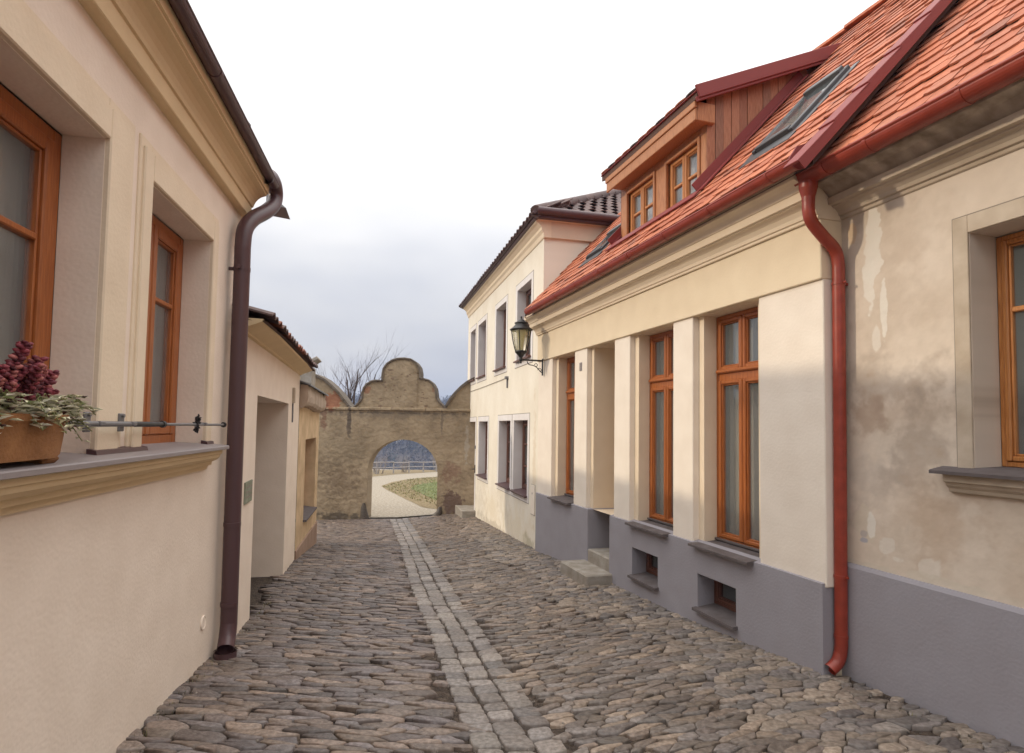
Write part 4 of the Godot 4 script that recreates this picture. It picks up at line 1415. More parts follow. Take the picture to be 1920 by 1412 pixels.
func build_rail_and_trough() -> void:
	# (same frame as the left house)
	var root := Transform3D(Basis(Vector3.UP, deg_to_rad(100.8)), Vector3(-2.071, EY - .15, -4.21))
	vb = -.15; os = 1.0
	H = thing("flower_rail", root.origin, deg_to_rad(100.8), "thin grey telescopic bar clamped across the window openings above the sill", "rail")
	var mb := MB.new()
	mb.tube([pt(-3.3, -.01, .07), pt(-1.58, -.012, .07)], .0115, 10)
	obj("bar", mb, M.grey_metal, H)
	mb = MB.new()
	mb.tube([pt(-1.3, -.012, .07), pt(-.23, -.013, .07)], .0075, 10)
	obj("bar", mb, M.grey_metal, H)
	mb = MB.new()
	mb.tube([pt(-1.6, -.012, .07), pt(-1.28, -.012, .07)], .0125, 12)
	mb.tube([pt(-1.29, -.012, .07), pt(-1.265, -.012, .07)], .017, 12)
	obj("sleeve", mb, M.black_iron, H)
	mb = MB.new()
	mb.tube([pt(-.24, -.013, .07), pt(-.222, -.013, .07)], .018, 12)
	obj("end_cap", mb, M.black_iron, H)
	for q in [[-1.92, .024], [-1.63, .024], [-.64, .018]]:
		mb = MB.new()
		fbox(mb, q[0] - q[1], q[0] + q[1], -.045, .035, .022, .032, .003)
		fbox(mb, q[0] - q[1] * .8, q[0] + q[1] * .8, -.02, .0, .03, .088, .004)
		mb.tube([pt(q[0], .025, .03), pt(q[0], .025, .042)], .008, 8)
		obj("clamp", mb, M.grey_metal, H)
	# dry twig caught on the bar
	mb = MB.new()
	rng.seed = 411
	mb.col = Color(.02, .017, .017)
	for k in 34:
		var c := pt(-.775 + rng.randf_range(-.02, .02), rng.randf_range(-.06, .05), .075 + rng.randf_range(-.012, .012))
		var d := Vector3(rng.randf_range(-1, 1), rng.randf_range(-1, 1), rng.randf_range(-1, 1)).normalized()
		mb.ball(c, d * .014, d.cross(Vector3(.3, .8, .2)).normalized() * .006, d.cross(Vector3(.8, -.1, .4)).normalized() * .005, 5, 3)
	mb.tube([pt(-.775, -.06, .078), pt(-.77, .05, .078)], .004, 6)
	var tw := obj("withered_sprig", mb, M.leafy, self)
	tw.transform = H.transform
	tag(tw, "withered black sprig caught on the grey bar at the window", "twig")
	# trough with rounded corners
	var tr := thing("flower_trough", H.transform * pt(-2.55, -.145, .045), deg_to_rad(100.8), "mottled orange-brown clay trough with two feet standing on the window sill", "planter")
	mb = MB.new()
	var rings := [[.0, .315, .064], [.012, .328, .070], [.07, .335, .076], [.118, .338, .080], [.124, .347, .088], [.146, .347, .088], [.146, .33, .072], [.11, .325, .068]]
	var prev := []
	for r in rings:
		var row := []
		for k in 40:
			var a := TAU * k / 40
			var cx: float = signf(cos(a)) * pow(absf(cos(a)), .28) * r[1]
			var cz: float = signf(sin(a)) * pow(absf(sin(a)), .45) * r[2]
			row.append(mb.vert(Vector3(cx, r[0] + .018, cz), Vector3(cos(a), .15, sin(a) * 1.5).normalized()))
		if prev.size() > 0:
			for k in 40:
				var k2 := (k + 1) % 40
				var hint: Vector3 = mb.n[row[k]]
				mb.tri_i(prev[k], prev[k2], row[k2], hint); mb.tri_i(prev[k], row[k2], row[k], hint)
		prev = row
	for k in 38:
		mb.tri_i(prev[0], prev[k + 1], prev[k + 2], Vector3.UP)
	obj("bowl", mb, M.terracotta, tr)
	for sx in [-1, 1]:
		mb = MB.new()
		mb.box(Vector3(sx * .27 - .045, 0, -.055), Vector3(sx * .27 + .045, .03, .055), .012)
		obj("foot", mb, M.terracotta, tr)
	mb = MB.new()
	mb.box(Vector3(-.318, .11, -.06), Vector3(.318, .135, .06), .01)
	obj("soil", mb, M.dirt, tr)
	# red sedum: upright stems beaded with plump leaves
	var base: Vector3 = tr.position
	var sd := thing("red_sedum", base + Vector3(0, .14, 0), deg_to_rad(100.8), "bushy dark red succulent with plump bead-like leaves in the clay trough", "plant")
	rng.seed = 91
	var stems := MB.new()
	var lv := MB.new()
	for k in 66:
		var b := Vector3(rng.randf_range(-.27, .2), -.01, rng.randf_range(-.035, .045))
		var lean := Vector3(rng.randf_range(-.5, .65), 1.0, rng.randf_range(-.7, .6)).normalized()
		var ln := rng.randf_range(.13, .31) * (1.0 - .3 * absf(b.x + .02) / .3)
		var tip := b + lean * ln + Vector3(0, -.1 * ln, 0)
		stems.col = Color(.16, .05, .05)
		stems.tube([b, b.lerp(tip, .5) + Vector3(0, .01, 0), tip], [.004, .0035, .0025], 5)
		var cnt := int(ln / .0055)
		for j in cnt:
			var t := .25 + .75 * float(j) / cnt
			var c := b.lerp(tip, t) + Vector3(0, .02 * sin(t * PI) * ln * 4, 0)
			var a := j * 2.4
			var out := (Vector3(cos(a), .35, sin(a))).normalized()
			var q := rng.randf()
			lv.col = Color(.27, .045, .06).lerp(Color(.09, .018, .028), rng.randf()) if q < .85 else Color(.40, .13, .12)
			var s := rng.randf_range(.0075, .0115)
			lv.ball(c + out * s * 1.1, out * s * 1.35, out.cross(Vector3(.2, 1, .1)).normalized() * s * .72, out.cross(Vector3(1, .1, -.3)).normalized() * s * .72, 6, 4)
	obj("stems", stems, M.leafy, sd)
	var l1 := obj("leaves", lv, M.leafy, sd); l1.set_meta("kind", "stuff")
	# pale trailing plant with pointed leaves spilling over the rim
	var tp := thing("trailing_plant", base + Vector3(0, .14, 0), deg_to_rad(100.8), "pale green and cream trailing plant spilling over the trough's rim", "plant")
	stems = MB.new()
	lv = MB.new()
	for k in 105:
		var b := Vector3(rng.randf_range(-.31, .33), .01, rng.randf_range(.0, .06))
		var dirx := rng.randf_range(-.35, .5) + (.55 if b.x > .22 else 0.0)
		var mid := b + Vector3(dirx * .06, rng.randf_range(.02, .085), rng.randf_range(.01, .05))
		var tip := mid + Vector3(dirx * .11, rng.randf_range(-.085, .01), rng.randf_range(.0, .04))
		if k < 3:
			tip = Vector3(.40 + .03 * k, .02 - .045 * k, .05); mid = Vector3(.33, .035, .045); b = Vector3(.27, .0, .03)
		stems.col = Color(.22, .24, .09)
		stems.tube([b, mid, tip], [.003, .0025, .0018], 5)
		for j in 15:
			var t := .12 + .88 * float(j) / 14
			var c := b.lerp(mid, t).lerp(mid.lerp(tip, t), t)
			var a := j * 2.2 + k
			var out := Vector3(cos(a), rng.randf_range(-.1, .7), sin(a)).normalized()
			var s := rng.randf_range(.022, .042) * (1.0 - .25 * t)
			var q := rng.randf()
			lv.col = Color(.74, .72, .48).lerp(Color(.92, .87, .70), rng.randf())
			if q < .12:
				lv.col = Color(.28, .33, .13)
			elif q < .18:
				lv.col = Color(.10, .05, .045)
			var side := out.cross(Vector3.UP).normalized() * s * .48
			var up := side.cross(out).normalized()
			var m1 := c + out * s * .55 + up * s * .16
			var tipl := c + out * s * 1.25 - up * s * .12
			lv.quad(c, m1 - side, tipl, m1, up); lv.quad(c, m1, tipl, m1 + side, up)
	obj("stems", stems, M.leafy, tp)
	obj("leaves", lv, M.leafy, tp).set_meta("kind", "stuff")

# ------------------------------------------------------------------ left, further down: low cottage with a deep doorway
func build_cottage() -> void:
	house("low_cottage", -2.25, -5.16, -13.8, -1.95, 1.0, "low cream cottage with a deep plain doorway and brown tile eave")
	var mb := MB.new()
	wall_cells(mb, -.85, 3.34, -2.2, .76, 0.0, [[.05, 2.17, -2.2, .25, 1.1]])
	mb.quad(pt(3.34, -2.2, 0), pt(3.34, .76, 0), pt(3.34, .76, -4), pt(3.34, -2.2, -4), dv(1, 0, 0))
	mb.quad(pt(-.85, -2.2, 0), pt(-.85, .76, 0), pt(-.85, .76, -4), pt(-.85, -2.2, -4), dv(-1, 0, 0))
	mb.quad(pt(-.85, -2.2, -4), pt(3.34, -2.2, -4), pt(3.34, .76, -4), pt(-.85, .76, -4), dv(0, 0, -1))
	obj("wall", mb, M.cream_pink, H)
	# doorway: second, slightly narrower jamb and a grey boarded door at the back
	mb = MB.new()
	fbox(mb, .05, 2.17, -2.1, .25, -1.2, -1.1, .005)
	var door := obj("door", mb, M.grey_door, H)
	for k in 8:
		mb = MB.new()
		fbox(mb, .08 + k * .26, .32 + k * .26, -2.0, .2, -1.1, -1.085, .006)
		obj("plank", mb, M.grey_door, door)
	mb = MB.new()
	sweep(mb, [[-.05, .695], [.012, .695], [.03, .70], [.035, .712], [.06, .722], [.12, .745], [.165, .765], [.175, .785], [-.05, .79]], -.85, 3.30)
	obj("cornice", mb, M.ochre_trim, H)
	# roof
	mb = MB.new()
	var n := 14
	for k in n:
		var a := -.85 + (4.25) * k / n; var b := -.85 + 4.25 * (k + 1) / n
		var sa := .02 * sin(a * 1.3) ; var sb := .02 * sin(b * 1.3)
		mb.quad(pt(a, .79 + sa, .2), pt(b, .79 + sb, .2), pt(b, 1.35 + sb, -2.0), pt(a, 1.35 + sa, -2.0), Vector3.UP)
		mb.quad(pt(a, .785 + sa, .2), pt(b, .785 + sb, .2), pt(b, .785, -.05), pt(a, .785, -.05), Vector3.DOWN)
	mb.quad(pt(-.85, 1.35, -2.0), pt(3.4, 1.35, -2.0), pt(3.4, .79, -4.2), pt(-.85, .79, -4.2), Vector3.UP)
	for e in [-.85, 3.4]:
		mb.tri(pt(e, .77, .1), pt(e, 1.35, -2.0), pt(e, .77, -4.2), dv(e - 1.0, 0, 0))
	var roof := obj("roof", mb, M.deck, H)
	var tm := wavy(.2, .36, .014)
	lay_tiles(roof, slope_frame(-.85, .80, .225, 14.3), 21, .20, 0.0, 2.0, .28, tm, [M.brown_tiles[2], M.tiles[4], M.brown_tiles[2]], .004, .36, func(ul, s): return true, 120)
	# plaque beside the doorway
	var q := H.transform
	mb = MB.new()
	fbox(mb, -.40, -.10, -.66, -.48, .001, .012, .003)
	var pl := obj("wall_plaque", mb, plaster(lin(.30, .33, .25), M.mott2, M.fine, 2.0), self)
	pl.transform = q
	tag(pl, "small grey-green plate on the wall between brown downpipe and doorway", "plaque")
	mb = MB.new()
	rng.seed = 5
	for r in 3:
		var x := -.385
		while x < -.13:
			var w2 := rng.randf_range(.015, .05)
			fbox(mb, x, minf(x + w2, -.115), -.535 - r * .04, -.515 - r * .04 - rng.randf_range(0, .006), .011, .0135, 0.0)
			x += w2 + .014
	obj("worn_lettering", mb, M.line, pl)
	# cable box by the corner
	mb = MB.new()
	fbox(mb, 2.50, 2.56, .27, .47, 0, .035, .005)
	var cb := obj("cable_box", mb, M.moulding_grey, self)
	cb.transform = q
	tag(cb, "narrow grey cable box with a strip below at the cottage corner", "cable box")
	mb = MB.new()
	fbox(mb, 2.52, 2.545, .02, .268, 0, .018, .003)
	obj("conduit", mb, M.grey_metal, cb)

func build_annex() -> void:
	house("orange_annex", -3.04, -8.39, -12.3, -2.1, 1.0, "small warm yellow annex with bulging cracked lintel and grey metal roof edge")
	var mb := MB.new()
	wall_cells(mb, 0.02, 2.72, -2.4, .5, 0.0, [[.82, 2.30, -1.49, -.24, .22]])
	mb.quad(pt(2.72, -2.4, 0), pt(2.72, .6, 0), pt(2.72, .6, -3), pt(2.72, -2.4, -3), dv(1, 0, 0))
	mb.quad(pt(0.02, -2.4, -3), pt(2.72, -2.4, -3), pt(2.72, .6, -3), pt(0.02, .6, -3), dv(0, 0, -1))
	obj("wall", mb, M.annex, H)
	mb = MB.new()
	sweep(mb, [[-.05, -2.6], [.02, -2.6], [.02, -1.815], [.01, -1.80], [-.05, -1.80]], .03, 2.71)
	obj("plinth", mb, M.pinkplinth, H)
	window(.82, 2.30, -1.46, -.245, -.2, M.wood, [[.88, 1.55, -1.41, -.29, [-.7]], [1.57, 2.24, -1.41, -.29, [-.7]]], .06, .06, {"curtain": M.dim_curtain, "fold": .01})
	mb = MB.new()
	sweep(mb, [[-.2, -1.455], [.05, -1.49], [.05, -1.515], [-.2, -1.515]], .79, 2.33)
	obj("sill", mb, M.slate, H)
	# swollen plaster lintel under the roof edge
	mb = MB.new()
	var rows := []
	var prof := [[.0, .24], [.03, .235], [.085, .262], [.105, .31], [.11, .38], [.105, .48], [.1, .55], [0, .56]]
	rng.seed = 8
	var nz := FastNoiseLite.new(); nz.seed = 4; nz.frequency = 2.2
	for k in 25:
		var u := .03 + 2.70 * k / 24.0
		var row := []
		for p in prof:
			var d := nz.get_noise_2d(u * 2.0, p[1] * 4.0) * .03
			row.append(pt(u, p[1] + d + .02 * sin(u * 2.4), p[0] + (d * .6 if p[0] > 0.0 else 0.0)))
		rows.append(row)
	for k in 24:
		for j in prof.size() - 1:
			mb.quad(rows[k][j], rows[k + 1][j], rows[k + 1][j + 1], rows[k][j + 1], dv(0, -.25 + .1 * j, 1))
	for k in [0, 24]:
		for j in range(1, prof.size() - 1):
			mb.tri(rows[k][0], rows[k][j], rows[k][j + 1], dv(1.0 if k else -1.0, 0, 0))
	obj("lintel", mb, M.bulge, H)
	mb = MB.new()
	var r := [pt(-.02, .575, .15), pt(2.8, .555, .15), pt(2.8, .73, -.35), pt(-.02, .75, -.35)]
	mb.quad(r[0], r[1], r[2], r[3], Vector3.UP)
	for k in 4:
		var a: Vector3 = r[k]; var b: Vector3 = r[(k + 1) % 4]
		mb.quad(a, b, b + Vector3(0, -.022, 0), a + Vector3(0, -.022, 0), (a + b) * .5 - (r[0] + r[2]) * .5)
	mb.quad(r[0] + Vector3(0, -.022, 0), r[1] + Vector3(0, -.022, 0), r[2] + Vector3(0, -.022, 0), r[3] + Vector3(0, -.022, 0), Vector3.DOWN)
	mb.quad(r[3], r[2], pt(2.8, .85, -3), pt(-.02, .85, -3), Vector3.UP)
	obj("roof", mb, M.flash_grey, H)
	# chimney behind, with a cap of tilted slabs
	var ch := thing("chimney", Vector3(-4.1, EY + .56, -11.1), .2, "pale grey chimney with a cap of tilted slabs above the low roofs", "chimney")
	mb = MB.new()
	mb.box(Vector3(-.32, -.9, -.25), Vector3(.32, .52, .25), .015)
	obj("stack", mb, M.concrete, ch)
	for k in 4:
		mb = MB.new()
		mb.obox(Transform3D(Basis(Vector3(0, 0, 1), .55 if k > 1 else .3), Vector3(-.3 + k * .2, .62, 0)), Vector3(.13, .03, .28), .008)
		obj("cap_slab", mb, M.concrete, ch)

# ------------------------------------------------------------------ arched gate wall at the end of the lane
func build_gate() -> void:
	# local x = world x, local y = height from the base
	var gz := -15.5
	vb = -2.6; os = 1.0
	H = thing("gate_wall", Vector3(-1.1, EY + vb, gz), 0.0, "old tan plaster gate wall with a round arch and a scrolled gable", "wall")
	var xl := -5.6; var xr := .3
	var mb := MB.new()
	var brick := Color(.33, .13, .07); var dk := Color(.085, .07, .055); var blk := Color(.16, .13, .105)
	var blots := [
		[-3.19, .05, .075, .42, Color(.09, .07, .06), .85, .35, 3.0], [-.74, .15, .05, .4, Color(.13, .105, .085), .6, .4, 2.5], [-3.65, .62, .22, .3, brick, .8, .6, 4.0], [-3.85, .3, .1, .5, Color(.2, .09, .06), .6, .7, 3.0],
		[-2.75, .95, .1, .14, brick, .6, .7, 4.0], [-.95, .98, .07, .1, brick, .5, .7, 4.0], [-2.55, 1.2, .06, .05, dk, .5, .6, 4.0],
		[-3.4, -1.4, .6, .6, Color(.19, .135, .085), .6, .9, 1.4], [-3.3, -.6, .7, .6, Color(.24, .19, .125), .5, .9, 1.4], [-.45, -1.2, .25, .35, Color(.24, .135, .095), .6, .9, 1.8],
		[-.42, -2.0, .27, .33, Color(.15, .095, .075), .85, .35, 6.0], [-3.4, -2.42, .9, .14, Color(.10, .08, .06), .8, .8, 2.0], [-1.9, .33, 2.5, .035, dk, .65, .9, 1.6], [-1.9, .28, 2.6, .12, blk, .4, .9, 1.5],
		[-.08, -.5, .06, .5, Color(.45, .4, .33), .6, .9, 3.0]]
	for k in 40:
		blots.append([rng.randf_range(-2.5, -1.1), rng.randf_range(.45, 1.5), rng.randf_range(.015, .06), rng.randf_range(.012, .03), Color(.17, .105, .07), .7, .5, 4.0])
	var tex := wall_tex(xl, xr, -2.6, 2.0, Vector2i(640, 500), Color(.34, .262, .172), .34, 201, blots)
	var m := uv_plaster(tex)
	m.normal_enabled = true; m.normal_texture = M.coarse; m.normal_scale = .6
	uv_for(mb, xl, xr, -2.6, 2.0)
	# outline of the whole wall as one polygon with the arch cut from below
	var poly := PackedVector2Array()
	var th := .55
	var out := [[xl, -2.7], [-2.67, -2.7], [-2.67, -1.2]]
	for k in 17:
		var a := PI - PI * k / 16.0
		out.append([-1.75 + cos(a) * .92, -1.2 + sin(a) * .83])
	out += [[-.83, -1.2], [-.83, -2.7], [xr, -2.7], [xr, .44], [xl, .44]]
	for p in out:
		poly.append(Vector2(p[0], p[1] - vb))
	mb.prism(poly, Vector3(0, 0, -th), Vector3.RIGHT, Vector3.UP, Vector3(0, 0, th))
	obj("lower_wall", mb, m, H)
	# gable: scroll outline
	mb = MB.new()
	uv_for(mb, xl, xr, -2.6, 2.0)
	var gp2 := [[-3.1, .43], [-3.0, .52], [-2.9, .62], [-2.85, .72], [-2.85, .86], [-2.82, .98], [-2.74, 1.08], [-2.63, 1.15], [-2.5, 1.175], [-2.4, 1.165], [-2.34, 1.17], [-2.335, 1.36], [-2.31, 1.50], [-2.22, 1.63], [-2.09, 1.72], [-1.94, 1.765], [-1.77, 1.775], [-1.6, 1.75], [-1.47, 1.67], [-1.39, 1.56], [-1.36, 1.42], [-1.355, 1.24], [-1.25, 1.235], [-1.12, 1.20], [-1.02, 1.12], [-.95, 1.0], [-.925, .86], [-.91, .74], [-.84, .63], [-.72, .52], [-.68, .43]]
	poly = PackedVector2Array()
	for p in gp2:
		poly.append(Vector2(p[0], p[1] - vb))
	mb.prism(poly, Vector3(0, 0, -th + .08), Vector3.RIGHT, Vector3.UP, Vector3(0, 0, th - .1))
	obj("gable", mb, m, H)
	# central tongue standing a little proud
	mb = MB.new()
	uv_for(mb, xl, xr, -2.6, 2.0)
	poly = PackedVector2Array()
	for p in [[-2.28, .44], [-2.28, 1.36], [-2.24, 1.5], [-2.16, 1.6], [-2.04, 1.68], [-1.9, 1.715], [-1.77, 1.72], [-1.63, 1.69], [-1.52, 1.62], [-1.45, 1.53], [-1.41, 1.4], [-1.41, .44]]:
		poly.append(Vector2(p[0], p[1] - vb))
	mb.prism(poly, Vector3(0, 0, -.1), Vector3.RIGHT, Vector3.UP, Vector3(0, 0, .105))
	obj("gable_tongue", mb, m, H)
	# coping along the gable and the side scrolls
	var cop := plaster(lin(.20, .17, .14), M.mott2, M.coarse, .9, .9)
	mb = MB.new()
	for k in gp2.size() - 1:
		var a := Vector3(gp2[k][0], gp2[k][1] - vb, -.24); var b := Vector3(gp2[k + 1][0], gp2[k + 1][1] - vb, -.24)
		var d := (b - a).normalized()
		mb.obox(Transform3D(Basis(d, Vector3(-d.y, d.x, 0), Vector3(0, 0, 1)), (a + b) * .5 + Vector3(-d.y, d.x, 0) * .01), Vector3((b - a).length() * .5 + .012, .022, .27), .008)
	obj("coping", mb, cop, H)
	for side in 2:
		var cs := [[-5.6, 1.42], [-5.0, 1.42], [-4.5, 1.38], [-4.1, 1.27], [-3.88, 1.16], [-3.68, 1.0], [-3.5, .82], [-3.36, .64], [-3.24, .49], [-3.16, .43]] if side == 0 else [[-.69, .43], [-.62, .52], [-.52, .70], [-.40, .86], [-.25, 1.02], [-.08, 1.16], [.1, 1.26], [.3, 1.32]]
		mb = MB.new()
		uv_for(mb, xl, xr, -2.6, 2.0)
		poly = PackedVector2Array()
		for p in cs:
			poly.append(Vector2(p[0], p[1] - vb))
		poly.append(Vector2(cs[cs.size() - 1][0] if side == 1 else cs[0][0], .43 - vb))
		mb.prism(poly, Vector3(0, 0, -th + .1), Vector3.RIGHT, Vector3.UP, Vector3(0, 0, th - .14))
		obj("side_scroll", mb, m, H)
		mb = MB.new()
		for k in cs.size() - 1:
			var a := Vector3(cs[k][0], cs[k][1] - vb, -.25); var b := Vector3(cs[k + 1][0], cs[k + 1][1] - vb, -.25)
			var d := (b - a).normalized()
			mb.obox(Transform3D(Basis(d, Vector3(-d.y, d.x, 0), Vector3(0, 0, 1)), (a + b) * .5 + Vector3(-d.y, d.x, 0) * .02), Vector3((b - a).length() * .5 + .015, .035, .27), .008)
		obj("coping", mb, cop, H)
	# string course
	mb = MB.new()
	uv_for(mb, xl, xr, -2.6, 2.0)
	var st := 20
	for k in st:
		var a := xl + (xr - xl) * k / st; var b := xl + (xr - xl) * (k + 1) / st
		var j := rng.randf_range(-.008, .008)
		mb.box(Vector3(a, .385 - vb + j, -.05), Vector3(b - .001, .46 - vb + j, .05 + j), .014)
	obj("string_course", mb, m, H)
	# worn guard stones at the foot of the arch
	for g in [[-2.70, .12, .55, .10], [-.83, .14, .48, -.22]]:
		mb = MB.new()
		var pts := []
		mb.col = Color(.14, .115, .095)
		mb.tube([Vector3(g[0], -.3, .06), Vector3(g[0] + g[3] * .3, .05, .06), Vector3(g[0] - g[3] * .1, .25, .05), Vector3(g[0] - g[3] * .35, g[2] - .12, .03), Vector3(g[0] - g[3] * .4, g[2], .0)], [g[1] + .03, g[1], g[1] * .85, g[1] * .6, g[1] * .3], 9)
		obj("guard_stone", mb, M.stone, H)

# ------------------------------------------------------------------ wall lantern
func build_lantern() -> void:
	var a := deg_to_rad(-17.5)
	var dx := sin(a); var dz := -cos(a)
	var px := 2.069 + dx * 5.32; var pz := -3.931 + dz * 5.32
	vb = .80; os = -1.0
	H = thing("wall_lantern", Vector3(px, EY + vb, pz), deg_to_rad(107.5), "black iron wall lantern with tapered glass on a scrolled bracket", "lantern")
	var mb := MB.new()
	var w := .36
	fbox(mb, -.022, .022, .80, 1.06, 0, .014, .004)
	fbox(mb, -.014, .014, 1.015, 1.04, .01, w, .004)
	var sc := []
	for k in 22:
		var t := k / 21.0
		sc.append(pt(0, 1.01 - .16 * t - .015 * sin(t * 9.0), lerpf(w * .72, .02, t) + .02 * sin(t * 6.0)))
	mb.tube(sc, .007, 6)
	for q in [[.05, .88, .035], [.11, .955, .03], [w + .04, .975, .022]]:
		var ring := []
		for k in 15:
			var an := TAU * k / 18.0
			var r: float = q[2] * (1.0 - k * .035)
			ring.append(pt(0, q[1] + sin(an) * r, q[0] + cos(an) * r))
		mb.tube(ring, .005, 5)
	obj("bracket", mb, M.black_iron, H)
	mb = MB.new()
	var c := Vector3(0, 0, w * os)
	mb.lathe([Vector2(.0, .97 - vb), Vector2(.018, .975 - vb), Vector2(.014, 1.0 - vb), Vector2(.03, 1.03 - vb), Vector2(.022, 1.06 - vb), Vector2(.05, 1.10 - vb), Vector2(.088, 1.135 - vb), Vector2(.095, 1.15 - vb), Vector2(.09, 1.165 - vb), Vector2(0, 1.165 - vb)], 12, c)
	obj("base_cup", mb, M.black_iron, H)
	var g0 := 1.16; var g1 := 1.485
	mb = MB.new()
	for k in 6:
		var an := TAU * (k + .5) / 6
		var d := Vector3(cos(an), 0, sin(an))
		var pts := []
		for j in 7:
			var t := j / 6.0
			pts.append(c + d * (lerpf(.088, .158, pow(t, .85)) + .006 * sin(t * PI)) + Vector3(0, lerpf(g0, g1, t) - vb, 0))
		mb.tube(pts, .0075, 6)
	obj("frame", mb, M.black_iron, H)
	var gl := mat(Color(.80, .76, .52, .30), .08)
	gl.transparency = BaseMaterial3D.TRANSPARENCY_ALPHA
	for k in 6:
		mb = MB.new()
		var a0 := TAU * (k + .5) / 6; var a1 := TAU * (k + 1.5) / 6
		var d0 := Vector3(cos(a0), 0, sin(a0)); var d1 := Vector3(cos(a1), 0, sin(a1))
		mb.quad(c + d0 * .086 + Vector3(0, g0 - vb, 0), c + d1 * .086 + Vector3(0, g0 - vb, 0), c + d1 * .156 + Vector3(0, g1 - vb, 0), c + d0 * .156 + Vector3(0, g1 - vb, 0), d0 + d1)
		obj("pane", mb, gl, H)
	mb = MB.new()
	mb.lathe([Vector2(.03, 1.17 - vb), Vector2(.034, 1.24 - vb), Vector2(.05, 1.36 - vb), Vector2(.075, 1.44 - vb), Vector2(.07, 1.48 - vb), Vector2(0, 1.485 - vb)], 14, c)
	obj("mantle", mb, mat(lin(.55, .50, .30), .5), H)
	mb = MB.new()
	mb.lathe([Vector2(.15, 1.47 - vb), Vector2(.172, 1.478 - vb), Vector2(.176, 1.49 - vb), Vector2(.165, 1.497 - vb), Vector2(.13, 1.525 - vb), Vector2(.098, 1.56 - vb), Vector2(.09, 1.58 - vb), Vector2(.104, 1.584 - vb), Vector2(.104, 1.594 - vb), Vector2(.07, 1.61 - vb), Vector2(.045, 1.635 - vb), Vector2(.02, 1.65 - vb), Vector2(.012, 1.675 - vb), Vector2(.018, 1.685 - vb), Vector2(0, 1.70 - vb)], 24, c)
	obj("cap", mb, M.black_iron, H)

# ------------------------------------------------------------------ beyond the gate
func branch(mb: MB, p: Vector3, d: Vector3, ln: float, r: float, depth: int) -> void:
	var pts := [p]
	var rr := [r]
	var q := p
	var dd := d
	for k in 4:
		dd = (dd + Vector3(rng.randf_range(-.16, .16), rng.randf_range(-.03, .14), rng.randf_range(-.16, .16))).normalized()
		q += dd * ln * .25
		pts.append(q); rr.append(r * (1.0 - .17 * (k + 1)))
	mb.tube(pts, rr, 6 if r > .02 else 4, false)
	if depth <= 0:
		return
	for k in rng.randi_range(3, 4):
		var t := rng.randi_range(1, 4)
		var nd := (dd + Vector3(rng.randf_range(-.75, .75), rng.randf_range(-.05, .45), rng.randf_range(-.75, .75))).normalized()
		branch(mb, pts[t], nd, ln * rng.randf_range(.5, .75), rr[t] * .62, depth - 1)

func sheet(called: String, outline: Array, up: float, m: Material, label: String) -> void:
	var poly := PackedVector2Array()
	for p in outline:
		poly.append(Vector2(p[0], p[1]))
	var mb := MB.new()
	# fill by a fine grid clipped to the outline so that it follows the ground
	var lo := poly[0]; var hi := poly[0]
	for p in poly:
		lo = lo.min(p); hi = hi.max(p)
	var step := 1.0
	var x := floorf(lo.x)
	while x < hi.x:
		var d := floorf(lo.y)
		while d < hi.y:
			var cell := PackedVector2Array([Vector2(x, d), Vector2(x + step, d), Vector2(x + step, d + step), Vector2(x, d + step)])
			for piece in Geometry2D.intersect_polygons(cell, poly):
				var ti := Geometry2D.triangulate_polygon(piece)
				var b := mb.v.size()
				for p in piece:
					mb.vert(gp(p.x, p.y, up), Vector3.UP)
				for k in range(0, ti.size(), 3):
					mb.tri_i(b + ti[k], b + ti[k + 1], b + ti[k + 2], Vector3.UP)
			d += step
		x += step
	structure(called, mb, m).set_meta("label", label)

